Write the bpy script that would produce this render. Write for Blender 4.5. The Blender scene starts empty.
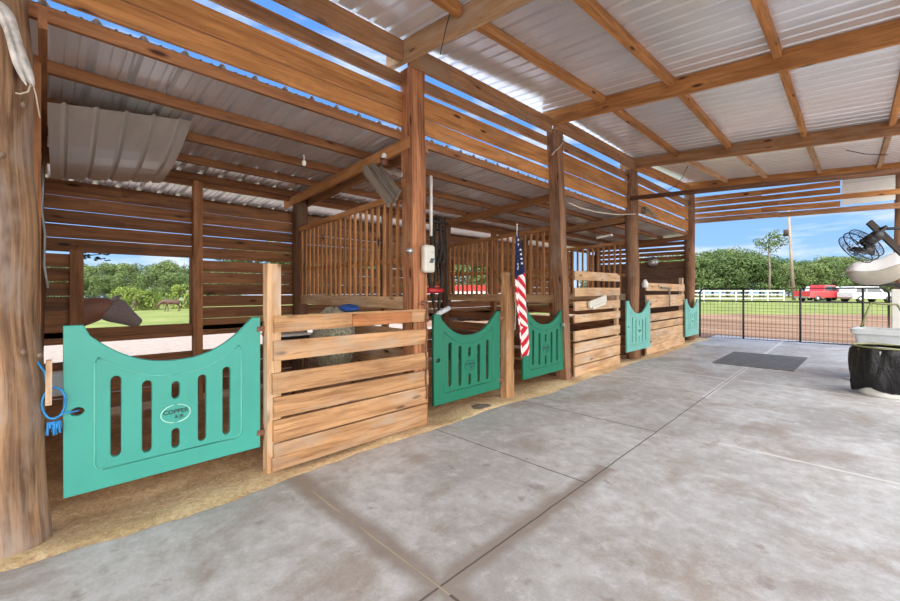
import bpy, bmesh, math, random
from mathutils import Vector, Matrix
random.seed(7)
PI = math.pi
S7 = math.sqrt(.5)
scn = bpy.context.scene
C = scn.collection
H = 1.6          # eye height
F = 403.0

# ---------------------------------------------------------------- survey helpers (photo pixel -> point on a real plane)
def on_x(u, v, X):
    Y = -X*(u-47)/(853-u); D = S7*(Y-X)
    return Vector((X, Y, H+(291-v)*D/F))
def on_y(u, v, Y):
    X = -Y*(853-u)/(u-47); D = S7*(Y-X)
    return Vector((X, Y, H+(291-v)*D/F))
def on_d(u, v, D):
    return Vector((S7*D*(u-853)/F, S7*D*(u-47)/F, H+(291-v)*D/F))

# ---------------------------------------------------------------- materials
def newmat(name):
    m = bpy.data.materials.new(name); m.use_nodes = True
    nt = m.node_tree; nt.nodes.clear()
    out = nt.nodes.new('ShaderNodeOutputMaterial'); b = nt.nodes.new('ShaderNodeBsdfPrincipled')
    nt.links.new(b.outputs[0], out.inputs[0])
    return m, nt, b
def N(nt, t, **k):
    n = nt.nodes.new(t)
    for a, v in k.items(): setattr(n, a, v)
    return n
def ramp(nt, fac, stops):
    r = N(nt, 'ShaderNodeValToRGB'); cr = r.color_ramp
    while len(cr.elements) < len(stops): cr.elements.new(.5)
    for e, (p, c) in zip(cr.elements, stops):
        e.position = p; e.color = (c[0], c[1], c[2], 1) if not isinstance(c, (int, float)) else (c, c, c, 1)
    nt.links.new(fac, r.inputs[0]); return r.outputs[0]
def mixc(nt, fac, a, b, mode='MIX'):
    n = N(nt, 'ShaderNodeMix', data_type='RGBA', blend_type=mode)
    for s, v in ((0, fac), (6, a), (7, b)):
        if hasattr(v, 'links') or hasattr(v, 'is_linked'): nt.links.new(v, n.inputs[s])
        elif isinstance(v, (int, float)): n.inputs[s].default_value = v if s == 0 else (v, v, v, 1)
        else: n.inputs[s].default_value = (*v, 1)
    return n.outputs[2]
def math_(nt, op, a, b=0.0):
    n = N(nt, 'ShaderNodeMath', operation=op)
    for s, v in ((0, a), (1, b)):
        if hasattr(v, 'is_linked'): nt.links.new(v, n.inputs[s])
        else: n.inputs[s].default_value = v
    return n.outputs[0]
def noise(nt, vec, scale, detail=4, rough=.55, dist=0):
    n = N(nt, 'ShaderNodeTexNoise'); n.inputs['Scale'].default_value = scale
    n.inputs['Detail'].default_value = detail; n.inputs['Roughness'].default_value = rough; n.inputs['Distortion'].default_value = dist
    if vec is not None: nt.links.new(vec, n.inputs['Vector'])
    return n.outputs['Fac']
def mapping(nt, vec, sc, loc=(0, 0, 0)):
    m = N(nt, 'ShaderNodeMapping'); m.inputs['Scale'].default_value = sc; m.inputs['Location'].default_value = loc
    nt.links.new(vec, m.inputs['Vector']); return m.outputs[0]
def bump(nt, b, h, strength=.4, dist=.01):
    n = N(nt, 'ShaderNodeBump'); n.inputs['Strength'].default_value = strength; n.inputs['Distance'].default_value = dist
    nt.links.new(h, n.inputs['Height']); nt.links.new(n.outputs[0], b.inputs['Normal'])

def wood(name, light, dark, knot=(.06, .02, .01), grey=None, greyamt=0.0, fine=26, rough=.75, contrast=1.0, bstr=.4, spec=.3):
    m, nt, b = newmat(name)
    uv = N(nt, 'ShaderNodeTexCoord').outputs['UV']
    g1 = noise(nt, mapping(nt, uv, (1.3, fine, 1)), 1.0, 6, .6, .6)
    g2 = noise(nt, mapping(nt, uv, (.8, 7, 1), (3, 1, 0)), 1.0, 3, .5, 1.2)
    s = .135/contrast
    col = ramp(nt, g1, [(.5-s, dark), (.5+s, light)])
    col2 = ramp(nt, g2, [(.36, tuple(c*.62 for c in dark)), (.62, light)])
    col = mixc(nt, .45, col, col2)
    g3 = noise(nt, mapping(nt, uv, (2.2, 60, 1), (5, 8, 0)), 1.0, 4, .7, .4)
    col = mixc(nt, ramp(nt, g3, [(.54, 0.0), (.66, .55)]), col, tuple(c*.45 for c in dark))
    g4 = noise(nt, mapping(nt, uv, (1.0, 2.0, 1), (1, 5, 0)), 1.3, 5, .7, .8)
    col = mixc(nt, ramp(nt, g4, [(.5, 0.0), (.72, .5)]), col, tuple(c*.6 for c in dark))
    vo = N(nt, 'ShaderNodeTexVoronoi'); vo.inputs['Scale'].default_value = 1.0
    nt.links.new(mapping(nt, uv, (1.6, 5.5, 1)), vo.inputs['Vector'])
    kn = ramp(nt, vo.outputs['Distance'], [(.06, 1.0), (.15, 0.0)])
    col = mixc(nt, kn, col, knot)
    if grey:
        gn = noise(nt, mapping(nt, uv, (.9, 2.2, 1), (9, 4, 0)), 1.5, 4, .6)
        gf = ramp(nt, gn, [(.62-greyamt*.35, 0.0), (.8-greyamt*.35, .85)])
        col = mixc(nt, gf, col, grey)
    at = N(nt, 'ShaderNodeAttribute', attribute_name='tint')
    col = mixc(nt, 1.0, col, at.outputs['Color'], 'MULTIPLY')
    nt.links.new(col, b.inputs['Base Color'])
    b.inputs['Roughness'].default_value = rough; b.inputs['Specular IOR Level'].default_value = spec
    bump(nt, b, g1, bstr, .006)
    return m

def plain(name, col, rough=.5, metal=0, vary=.08, scale=8, spec=.5, coord='Object', bstr=0):
    m, nt, b = newmat(name)
    tc = N(nt, 'ShaderNodeTexCoord').outputs[coord]
    n = noise(nt, tc, scale, 4)
    c = ramp(nt, n, [(.3, tuple(x*(1-vary) for x in col)), (.7, tuple(min(1, x*(1+vary)) for x in col))])
    nt.links.new(c, b.inputs['Base Color'])
    b.inputs['Roughness'].default_value = rough; b.inputs['Metallic'].default_value = metal; b.inputs['Specular IOR Level'].default_value = spec
    if bstr: bump(nt, b, n, bstr, .01)
    return m

M = {}
M['pine'] = wood('fresh_pine', (.62, .355, .17), (.36, .175, .075), grey=(.44, .32, .22), greyamt=.3, contrast=1.2)
M['pine_pale'] = wood('pale_pine', (.70, .46, .26), (.46, .26, .13), grey=(.55, .44, .34), greyamt=.35)
M['beam'] = wood('roof_beam_pine', (.62, .29, .10), (.38, .155, .05), grey=(.30, .20, .13), greyamt=.1)
M['beam_grey'] = wood('weathered_beam', (.48, .255, .12), (.28, .13, .062), grey=(.33, .23, .16), greyamt=.3)
M['beam_pale'] = wood('pale_beam', (.66, .43, .24), (.46, .27, .14), grey=(.48, .37, .28), greyamt=.2)
M['wall'] = wood('wall_boards', (.36, .16, .07), (.19, .08, .035), grey=(.16, .10, .065), greyamt=.25)
M['wall_dark'] = wood('dark_framing', (.22, .10, .05), (.10, .045, .025), grey=(.13, .09, .06), greyamt=.3)
M['purlin'] = wood('low_purlin', (.44, .20, .085), (.25, .105, .045), grey=(.22, .13, .08), greyamt=.2)
M['red_post'] = wood('red_timber', (.56, .25, .115), (.22, .075, .035), grey=(.36, .20, .11), greyamt=.15, fine=34, contrast=1.4, bstr=.9)
M['brown_post'] = wood('brown_timber', (.36, .19, .10), (.15, .07, .04), grey=(.26, .19, .14), greyamt=.2, fine=34, contrast=1.3, bstr=.9)
M['strap'] = plain('dark_strap', (.03, .022, .018), .85)
M['pole'] = wood('old_pole', (.44, .26, .14), (.13, .07, .04), grey=(.36, .29, .24), greyamt=.4, fine=22, contrast=1.7, bstr=1.0)
M['bars'] = wood('grille_bars', (.66, .32, .13), (.44, .19, .07))
M['greywood'] = wood('grey_wood', (.36, .30, .25), (.16, .12, .09), fine=30, contrast=1.4)
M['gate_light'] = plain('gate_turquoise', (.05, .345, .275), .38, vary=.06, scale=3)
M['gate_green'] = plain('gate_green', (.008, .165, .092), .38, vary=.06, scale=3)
M['gate_pale'] = plain('gate_pale_teal', (.16, .44, .38), .42, vary=.06, scale=3)
M['slot_rim'] = plain('gate_bead', (.10, .44, .35), .4)
M['emblem_ink'] = plain('emblem_ink', (.01, .06, .05), .5)
M['emblem_ring'] = plain('emblem_ring', (.40, .72, .62), .4)
M['steel'] = plain('bolt_steel', (.5, .5, .5), .4, .9)
M['rust'] = plain('rusty_steel', (.22, .10, .06), .7, .3, vary=.4, scale=40)
M['black'] = plain('black_paint', (.012, .012, .013), .45)
M['black_rubber'] = plain('rubber_mat', (.13, .13, .132), .75, vary=.25, scale=6)
M['dirty_white'] = plain('dirty_white', (.60, .58, .55), .6, vary=.45, scale=14)
M['white'] = plain('white_plastic', (.74, .74, .70), .4, vary=.04)
M['offwhite'] = plain('off_white_plastic', (.62, .60, .52), .4, vary=.08)
M['red'] = plain('red_paint', (.42, .02, .025), .4)
M['blue_rope'] = plain('blue_twine', (.03, .27, .62), .6)
M['rope'] = plain('pale_rope', (.55, .48, .38), .8)
M['glass_dark'] = plain('dark_glass', (.03, .04, .05), .08, spec=.8)
M['carwhite'] = plain('car_white', (.48, .50, .52), .25)
M['carred'] = plain('car_red', (.40, .045, .05), .25)
M['carsilver'] = plain('car_silver', (.5, .52, .55), .25, .3)
M['tote'] = plain('grey_tote', (.55, .58, .60), .45, vary=.08)
M['olive'] = plain('olive_rim', (.20, .21, .09), .5)
M['bay'] = plain('dark_bay_coat', (.075, .032, .02), .55, vary=.3, scale=3)
M['horse'] = plain('bay_coat', (.25, .105, .062), .55, vary=.3, scale=3)
M['mane'] = plain('black_mane', (.02, .014, .012), .7)
M['mask'] = plain('mask_mesh', (.25, .20, .19), .8, vary=.25, scale=60)
M['blueflag'] = plain('x', (.02, .03, .12), .8)
M['bulb'] = plain('bulb_glass', (.85, .85, .80), .15)
M['plywood'] = wood('brown_plywood', (.20, .11, .075), (.13, .07, .045), fine=8)
M['whitewood'] = plain('white_rail', (.45, .45, .43), .6)
M['cloth_white'] = plain('white_cover', (.78, .78, .79), .7, vary=.06, bstr=.4)
M['cloth_beige'] = plain('beige_flap', (.42, .39, .33), .7, vary=.1)
M['utility'] = wood('utility_pole_wood', (.34, .28, .23), (.2, .16, .12))
M['sand_alu'] = plain('blue_tarp', (.03, .10, .40), .5, vary=.5, scale=40)

# plastic wrap with glossy folds
m, nt, b = newmat('black_bag'); M['bag'] = m
b.inputs['Base Color'].default_value = (.008, .008, .009, 1); b.inputs['Roughness'].default_value = .26; b.inputs['Specular IOR Level'].default_value = .35
tc = N(nt, 'ShaderNodeTexCoord').outputs['Object']
bump(nt, b, noise(nt, mapping(nt, tc, (9, 9, 2.5)), 1, 5, .6, 1.5), .7, .04)

# galvanised roofing
def tin(name, base, dirt, metal, rough, dirtamt=.4):
    m, nt, b = newmat(name)
    tc = N(nt, 'ShaderNodeTexCoord').outputs['Object']
    n1 = noise(nt, mapping(nt, tc, (1.0, 5, 1)), 1.3, 5, .6)
    n2 = noise(nt, tc, 40, 3, .6)
    vo = N(nt, 'ShaderNodeTexVoronoi'); vo.inputs['Scale'].default_value = 34; nt.links.new(tc, vo.inputs['Vector'])
    c = ramp(nt, n1, [(.36, tuple(x*.93 for x in base)), (.6, base)])
    sep = N(nt, 'ShaderNodeSeparateColor'); nt.links.new(vo.outputs['Color'], sep.inputs[0])
    dn = noise(nt, mapping(nt, tc, (.9, 2.1, 1), (4, 7, 0)), 1.1, 5, .7)
    c = mixc(nt, ramp(nt, dn, [(.52, 0.0), (.8, dirtamt)]), c, dirt)
    at = N(nt, 'ShaderNodeAttribute', attribute_name='tint')
    c = mixc(nt, 1.0, c, at.outputs['Color'], 'MULTIPLY')
    nt.links.new(c, b.inputs['Base Color'])
    b.inputs['Metallic'].default_value = metal
    b.inputs['Roughness'].default_value = rough
    return m
M['tin'] = tin('galvanised_roof', (.86, .90, .97), (.55, .52, .50), .5, .26, .25)
M['tin_low'] = tin('old_galvanised_roof', (.84, .85, .88), (.42, .36, .31), .45, .28, .45)
M['tin_panel'] = tin('loose_tin', (.86, .86, .82), (.50, .48, .40), .55, .30, .4)

# concrete
m, nt, b = newmat('concrete'); M['concrete'] = m
tc = N(nt, 'ShaderNodeTexCoord').outputs['Object']
sx = N(nt, 'ShaderNodeSeparateXYZ'); nt.links.new(tc, sx.inputs[0])
X, Y = sx.outputs[0], sx.outputs[1]
n1 = noise(nt, tc, .8, 6, .65, .4); n2 = noise(nt, tc, 7, 5, .7); n3 = noise(nt, tc, 60, 3, .6)
c = ramp(nt, n1, [(.36, (.37, .36, .355)), (.60, (.55, .555, .565))])
c = mixc(nt, ramp(nt, n2, [(.45, 0.0), (.66, .5)]), c, (.30, .275, .25))
c = mixc(nt, ramp(nt, n2, [(.30, .6), (.44, 0.0)]), c, (.66, .67, .68))
st = noise(nt, mapping(nt, tc, (1.1, .8, 1), (3.3, 1.7, 0)), 1.25, 6, .68, .5)
c = mixc(nt, ramp(nt, st, [(.51, 0.0), (.63, .65)]), c, (.31, .25, .205))
sp = noise(nt, mapping(nt, tc, (1, 1, 1), (11, 2, 0)), 5.5, 3, .5)
c = mixc(nt, ramp(nt, sp, [(.66, 0.0), (.74, .6)]), c, (.25, .20, .17))
c = mixc(nt, .35, c, ramp(nt, n3, [(.3, (.3, .3, .3)), (.7, (.7, .7, .7))]), 'SOFT_LIGHT')
wob = math_(nt, 'MULTIPLY', math_(nt, 'SUBTRACT', noise(nt, tc, 3, 3), .5), .02)
def band(coord, at, w):        # 1 on the line, 0 beyond w
    d = math_(nt, 'ABSOLUTE', math_(nt, 'SUBTRACT', math_(nt, 'ADD', coord, wob), at))
    return math_(nt, 'MAXIMUM', math_(nt, 'SUBTRACT', 1.0, math_(nt, 'DIVIDE', d, w)), 0.0)
def lt(coord, v): return math_(nt, 'LESS_THAN', coord, v)
def gt(coord, v): return math_(nt, 'GREATER_THAN', coord, v)
def mul(a, b_): return math_(nt, 'MULTIPLY', a, b_)
damp = math_(nt, 'MAXIMUM', mul(band(Y, 1.5, .13), lt(X, -1.3)), mul(band(X, -1.58, .11), lt(Y, 3.6)))
damp = mul(damp, noise(nt, tc, 4, 4))
c = mixc(nt, math_(nt, 'MINIMUM', mul(damp, 2.6), .85), c, (.27, .225, .195))
white = math_(nt, 'MAXIMUM', mul(band(X, -1.58, .06), gt(Y, 7.0)), math_(nt, 'MAXIMUM', band(Y, 8.75, .05), mul(mul(band(Y, 5.0, .03), gt(X, -1.0)), lt(X, .5))))
c = mixc(nt, mul(mul(white, noise(nt, tc, 2.5, 3)), 1.4), c, (.75, .75, .74))
j = math_(nt, 'MAXIMUM', band(X, -1.58, .009), math_(nt, 'MAXIMUM', band(Y, 1.5, .012),
    mul(lt(X, -1.58), math_(nt, 'MAXIMUM', band(Y, 3.18, .010), band(Y, 4.9, .014)))))
j = mul(j, 1.5)
j = math_(nt, 'MINIMUM', mul(j, lt(Y, 10.3)), 1.0)
c = mixc(nt, j, c, (.10, .085, .075))
gold = mul(mul(band(Y, 1.5, .012), lt(X, -1.5)), noise(nt, tc, 3, 2))
c = mixc(nt, math_(nt, 'MINIMUM', mul(gold, 2.2), 1.0), c, (.42, .36, .27))
nt.links.new(c, b.inputs['Base Color']); b.inputs['Roughness'].default_value = .62; b.inputs['Specular IOR Level'].default_value = .35
bump(nt, b, mixc(nt, .5, n3, n2), .25, .004)

# dirt of the stalls
m, nt, b = newmat('stall_dirt'); M['dirt'] = m
tc = N(nt, 'ShaderNodeTexCoord').outputs['Object']
n1 = noise(nt, tc, 2.0, 6, .7, .5); n2 = noise(nt, tc, 30, 5, .7)
sx = N(nt, 'ShaderNodeSeparateXYZ'); nt.links.new(tc, sx.inputs[0])
c = ramp(nt, n1, [(.35, (.40, .20, .085)), (.62, (.62, .37, .18))])
edge = ramp(nt, math_(nt, 'ADD', sx.outputs[0], math_(nt, 'MULTIPLY', n1, .5)), [(0.0, 0.0), (1.0, 1.0)])
e2 = math_(nt, 'SMOOTH_MIN', 1.0, 1.0)
ed = math_(nt, 'MULTIPLY', math_(nt, 'ADD', math_(nt, 'ADD', sx.outputs[0], 4.15), math_(nt, 'MULTIPLY', n1, .5)), 1.6)
ed = math_(nt, 'MAXIMUM', math_(nt, 'MINIMUM', ed, 1.0), 0.0)
c = mixc(nt, ed, c, ramp(nt, n1, [(.35, (.54, .37, .20)), (.62, (.76, .58, .35))]))
c = mixc(nt, .55, c, ramp(nt, n2, [(.3, (.2, .2, .2)), (.7, (.8, .8, .8))]), 'OVERLAY')
nt.links.new(c, b.inputs['Base Color']); b.inputs['Roughness'].default_value = .95; b.inputs['Specular IOR Level'].default_value = .1
bump(nt, b, mixc(nt, .5, n1, n2), .9, .03)

# outside ground: sand by the barn, brown arena beyond the gate, grass elsewhere
m, nt, b = newmat('meadow_ground'); M['ground'] = m
tc = N(nt, 'ShaderNodeTexCoord').outputs['Object']
sx = N(nt, 'ShaderNodeSeparateXYZ'); nt.links.new(tc, sx.inputs[0]); X, Y = sx.outputs[0], sx.outputs[1]
n1 = noise(nt, tc, .35, 5, .65); n2 = noise(nt, tc, 6, 5, .7); n3 = noise(nt, mapping(nt, tc, (.08, .5, 1)), 1.5, 4)
grass = ramp(nt, n1, [(.3, (.11, .15, .04)), (.7, (.21, .235, .085))])
grass = mixc(nt, .5, grass, ramp(nt, n2, [(.3, (.3, .3, .3)), (.7, (.7, .7, .7))]), 'OVERLAY')
arena = ramp(nt, n3, [(.3, (.13, .075, .05)), (.65, (.25, .165, .115))])
arena = mixc(nt, .4, arena, ramp(nt, n2, [(.3, (.3, .3, .3)), (.7, (.7, .7, .7))]), 'OVERLAY')
sand = ramp(nt, n2, [(.3, (.24, .20, .175)), (.7, (.34, .29, .26))])
wn = math_(nt, 'MULTIPLY', math_(nt, 'SUBTRACT', n1, .5), 9.0)
far = math_(nt, 'ADD', math_(nt, 'SUBTRACT', Y, math_(nt, 'MULTIPLY', X, 0.9)), wn)     # along the view through the gate
isarena = math_(nt, 'MULTIPLY', lt(far, 38.0), gt(Y, 13.0))
isarena = math_(nt, 'MAXIMUM', isarena, math_(nt, 'MULTIPLY', gt(X, 1.5), gt(Y, 14.0)))
isarena = math_(nt, 'MULTIPLY', isarena, lt(far, 38.0))
issand = math_(nt, 'MULTIPLY', gt(math_(nt, 'ADD', X, math_(nt, 'MULTIPLY', wn, .3)), -19.0), lt(Y, 14.0))
c = mixc(nt, issand, grass, sand); c = mixc(nt, isarena, c, arena)
nt.links.new(c, b.inputs['Base Color']); b.inputs['Roughness'].default_value = .95; b.inputs['Specular IOR Level'].default_value = .1
bump(nt, b, n2, .6, .05)

def leafmat(name, a, c_):
    m, nt, b = newmat(name)
    at = N(nt, 'ShaderNodeAttribute', attribute_name='tint')
    oi = N(nt, 'ShaderNodeObjectInfo')
    c = mixc(nt, oi.outputs['Random'], a, c_)
    c = mixc(nt, 1.0, c, at.outputs['Color'], 'MULTIPLY')
    nt.links.new(c, b.inputs['Base Color']); b.inputs['Roughness'].default_value = .7; b.inputs['Specular IOR Level'].default_value = .15
    b.inputs['Subsurface Weight'].default_value = 0
    tr = N(nt, 'ShaderNodeBsdfTranslucent'); nt.links.new(c, tr.inputs[0])
    mx = N(nt, 'ShaderNodeMixShader'); mx.inputs[0].default_value = .3
    out = [n for n in nt.nodes if n.type == 'OUTPUT_MATERIAL'][0]
    nt.links.new(b.outputs[0], mx.inputs[1]); nt.links.new(tr.outputs[0], mx.inputs[2]); nt.links.new(mx.outputs[0], out.inputs[0])
    return m
M['leaf'] = leafmat('tree_leaves', (.075, .125, .05), (.15, .20, .08))
M['leaf_bright'] = leafmat('bush_leaves', (.16, .22, .05), (.20, .26, .07))
M['bark'] = wood('bark', (.26, .21, .17), (.12, .09, .07), fine=12)

# flag cloth: stripes and canton by the cloth's own UV
m, nt, b = newmat('flag_cloth'); M['flag'] = m
uv = N(nt, 'ShaderNodeTexCoord').outputs['UV']; s2 = N(nt, 'ShaderNodeSeparateXYZ'); nt.links.new(uv, s2.inputs[0])
fr = math_(nt, 'FRACT', s2.outputs[0]); red = math_(nt, 'GREATER_THAN', fr, .5)
c = mixc(nt, red, (.74, .72, .70), (.50, .02, .035))
can = math_(nt, 'LESS_THAN', s2.outputs[1], 0.0)
c = mixc(nt, can, c, (.012, .018, .065))
nt.links.new(c, b.inputs['Base Color']); b.inputs['Roughness'].default_value = .85; b.inputs['Specular IOR Level'].default_value = .2

# hay net
m, nt, b = newmat('hay_net'); M['net'] = m
tc = N(nt, 'ShaderNodeTexCoord').outputs['Object']
vo = N(nt, 'ShaderNodeTexVoronoi', feature='DISTANCE_TO_EDGE'); vo.inputs['Scale'].default_value = 24; nt.links.new(tc, vo.inputs['Vector'])
hay = ramp(nt, noise(nt, mapping(nt, tc, (30, 30, 12)), 1.5, 5, .7, 1), [(.3, (.13, .13, .08)), (.7, (.40, .38, .26))])
c = mixc(nt, ramp(nt, vo.outputs['Distance'], [(.04, 1.0), (.10, 0.0)]), hay, (.50, .48, .38))
nt.links.new(c, b.inputs['Base Color']); b.inputs['Roughness'].default_value = .9
bump(nt, b, vo.outputs['Distance'], -.8, .02)

# ---------------------------------------------------------------- mesh builder
class MB:
    def __init__(s): s.v = []; s.f = []; s.uv = []; s.t = []; s.sm = []
    def add(s, vs, fs, uvs=None, tint=None, smooth=False):
        o = len(s.v); s.v += [Vector(p) for p in vs]
        t = tint if tint is not None else 1.0
        for i, f in enumerate(fs):
            s.f.append([a+o for a in f]); s.sm.append(smooth)
            s.uv.append(uvs[i] if uvs else [(0, 0)]*len(f)); s.t.append(t)
    def prism(s, org, a, b, c, tint=None):
        """box spanned by a (length), b, c from the corner org"""
        org, a, b, c = map(Vector, (org, a, b, c))
        if a.cross(b).dot(c) < 0: b, c = c, b
        P = [org, org+a, org+a+b, org+b]; P += [p+c for p in P]
        fs = [(3, 2, 1, 0), (4, 5, 6, 7), (0, 1, 5, 4), (1, 2, 6, 5), (2, 3, 7, 6), (3, 0, 4, 7)]
        L = sorted((a, b, c), key=lambda q: -q.length); la, lb, lc = [q.normalized() for q in L]
        ou, ov = random.uniform(0, 60), random.uniform(0, 60)
        uvs = [[((P[i]-org).dot(la)+ou, (P[i]-org).dot(lb)+(P[i]-org).dot(lc)+ov) for i in f] for f in fs]
        if tint is None: tint = random.uniform(.74, 1.16)
        s.add(P, fs, uvs, tint); return s
    def box(s, x0, x1, y0, y1, z0, z1, tint=None):
        return s.prism((x0, y0, z0), (x1-x0, 0, 0), (0, y1-y0, 0), (0, 0, z1-z0), tint)
    def beam(s, p, q, w, h, up=(0, 0, 1), tint=None):
        """bar from p to q (centre line), w sideways, h along up"""
        p, q, up = Vector(p), Vector(q), Vector(up); a = q-p
        side = a.cross(up)
        if side.length < 1e-6: side = Vector((1, 0, 0))
        side.normalize(); u2 = side.cross(a).normalized()
        return s.prism(p-side*w/2-u2*h/2, a, side*w, u2*h, tint)
    def tube(s, pts, r, n=8, cap=True, tint=1.0, wob=0):
        pts = [Vector(p) for p in pts]; k = len(pts)
        rs = r if isinstance(r, (list, tuple)) else [r]*k
        vs = []; L = 0; Ls = []; ref = None
        for i, p in enumerate(pts):
            d = (pts[min(i+1, k-1)]-pts[max(i-1, 0)]).normalized()
            if ref is None: ref = Vector((0, 0, 1)) if abs(d.z) < .9 else Vector((1, 0, 0))
            x = d.cross(ref).normalized(); y = d.cross(x).normalized(); ref = -(d.cross(x)) if False else ref
            if i: L += (p-pts[i-1]).length
            Ls.append(L)
            for j in range(n):
                a = 2*PI*j/n; rr = rs[i]*(1+wob*math.sin(3*a+i*.7)+wob*.6*math.sin(7*a+i))
                vs.append(p+x*math.cos(a)*rr+y*math.sin(a)*rr)
        fs = []; uvs = []; ou = random.uniform(0, 50)
        for i in range(k-1):
            for j in range(n):
                j2 = (j+1) % n
                fs.append((i*n+j, i*n+j2, (i+1)*n+j2, (i+1)*n+j))
                c0, c1 = 2*PI*rs[0]*j/n, 2*PI*rs[0]*(j+1)/n
                uvs.append([(Ls[i]+ou, c0), (Ls[i]+ou, c1), (Ls[i+1]+ou, c1), (Ls[i+1]+ou, c0)])
        if cap:
            fs.append(tuple(range(n))[::-1]); uvs.append([(ou, j*.02) for j in range(n)])
            fs.append(tuple((k-1)*n+j for j in range(n))); uvs.append([(ou, j*.02) for j in range(n)])
        s.add(vs, fs, uvs, tint, True); return s
    def lathe(s, prof, c=(0, 0, 0), n=24, axis='z', tint=1.0):
        vs = []; c = Vector(c)
        for r, h in prof:
            for j in range(n):
                a = 2*PI*j/n; x, y = r*math.cos(a), r*math.sin(a)
                vs.append(c+(Vector((x, y, h)) if axis == 'z' else Vector((x, h, y)) if axis == 'y' else Vector((h, x, y))))
        fs = []
        for i in range(len(prof)-1):
            for j in range(n): j2 = (j+1) % n; fs.append((i*n+j, i*n+j2, (i+1)*n+j2, (i+1)*n+j))
        s.add(vs, fs, None, tint, True); return s
    def blob(s, c, r, n=10, tint=1.0, wob=.0):
        c = Vector(c); r = Vector(r) if not isinstance(r, (int, float)) else Vector((r, r, r)); vs = []; fs = []
        for i in range(n+1):
            ph = PI*i/n
            for j in range(2*n):
                a = PI*j/n; w = 1+wob*random.uniform(-1, 1)
                vs.append(c+Vector((r.x*math.sin(ph)*math.cos(a)*w, r.y*math.sin(ph)*math.sin(a)*w, r.z*math.cos(ph)*w)))
        for i in range(n):
            for j in range(2*n):
                j2 = (j+1) % (2*n); fs.append((i*2*n+j, (i+1)*2*n+j, (i+1)*2*n+j2, i*2*n+j2))
        s.add(vs, fs, None, tint, True); return s
    def build(s, name, mat, parent=None, local=False, bevel=0, at=None):
        """world-space vertices; origin goes to the parent or to the thing's base"""
        if parent is not None: off = Vector((0, 0, 0)) if local else parent.location
        elif local: off = Vector((0, 0, 0))
        else:
            mn = [min(p[k] for p in s.v) for k in range(3)]; mx = [max(p[k] for p in s.v) for k in range(3)]
            off = Vector(((mn[0]+mx[0])/2, (mn[1]+mx[1])/2, mn[2]))
        me = bpy.data.meshes.new(name); me.from_pydata([tuple(p-off) for p in s.v], [], s.f)
        ul = me.uv_layers.new(name='UVMap'); i = 0
        for f in s.uv:
            for c in f: ul.data[i].uv = c; i += 1
        ca = me.color_attributes.new('tint', 'FLOAT_COLOR', 'CORNER'); i = 0
        for f, t in zip(s.f, s.t):
            tt = (t, t, t, 1) if isinstance(t, (int, float)) else (*t, 1)
            for _ in f: ca.data[i].color = tt; i += 1
        me.polygons.foreach_set('use_smooth', s.sm)
        bm = bmesh.new(); bm.from_mesh(me); bmesh.ops.recalc_face_normals(bm, faces=bm.faces); bm.to_mesh(me); bm.free()
        me.materials.append(mat); o = bpy.data.objects.new(name, me); C.objects.link(o)
        o.location = (0, 0, 0) if parent is not None else off
        if parent is not None: o.parent = parent
        if bevel:
            bv = o.modifiers.new('bevel', 'BEVEL'); bv.width = bevel; bv.segments = 2; bv.limit_method = 'ANGLE'
        return o

def tag(o, label, cat, group=None, kind=None):
    if label: o['label'] = label
    if cat: o['category'] = cat
    if group: o['group'] = group
    if kind: o['kind'] = kind
    return o
def thing(name, label, cat, loc=(0, 0, 0), rotz=0, group=None):
    o = bpy.data.objects.new(name, None); C.objects.link(o); o.empty_display_size = .1
    o.location = loc; o.rotation_euler = (0, 0, rotz); return tag(o, label, cat, group)
def struct(o, label=None):
    o['kind'] = 'structure'
    if label: o['label'] = label
    return o
def copytree(o, parent=None):
    c = o.copy(); C.objects.link(c)
    if parent is not None: c.parent = parent
    for ch in list(o.children): copytree(ch, c)
    return c
def from_eval(tmp, name, mat, parent=None, extra=None):
    C.objects.link(tmp); dg = bpy.context.evaluated_depsgraph_get(); dg.update()
    me = bpy.data.meshes.new_from_object(tmp.evaluated_get(dg)); data = tmp.data
    bpy.data.objects.remove(tmp)
    if extra: me.transform(extra)
    me.materials.clear(); me.materials.append(mat)
    o = bpy.data.objects.new(name, me); C.objects.link(o)
    if parent is not None: o.parent = parent
    return o
def flat_curve(loops, depth, bev):
    cu = bpy.data.curves.new('tmp', 'CURVE'); cu.dimensions = '2D'; cu.fill_mode = 'BOTH'; cu.extrude = depth/2-bev; cu.bevel_depth = bev; cu.bevel_resolution = 1; cu.offset = -bev
    for lp in loops:
        sp = cu.splines.new('POLY'); sp.points.add(len(lp)-1); sp.use_cyclic_u = True
        for p, (x, y) in zip(sp.points, lp): p.co = (x, y, 0, 1)
    return bpy.data.objects.new('tmp', cu)
RX = Matrix.Rotation(PI/2, 4, 'X')
def text_mesh(body, size, loc, mat, name, parent, ext=.002):
    cu = bpy.data.curves.new('tmp', 'FONT'); cu.body = body; cu.size = size; cu.extrude = ext; cu.align_x = 'CENTER'; cu.align_y = 'CENTER'; cu.offset = size*.02
    return from_eval(bpy.data.objects.new('tmp', cu), name, mat, parent, Matrix.Translation(loc) @ RX)

# ---------------------------------------------------------------- roof heights
def lerp_tab(tab, x):
    if x <= tab[0][0]: return tab[0][1]
    for (a, p), (b_, q) in zip(tab, tab[1:]):
        if x <= b_: return p+(q-p)*(x-a)/(b_-a)
    return tab[-1][1]
HI = [(-7, 4.30), (2.9, 4.47), (6.1, 4.68), (9.75, 4.72), (14.6, 5.08), (16.2, 5.14)]
def hi_z(x, y): return lerp_tab(HI, y)-.082*(x+3.7)
def lo_z(x): return 3.515+.058*(x+3.75)

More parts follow.
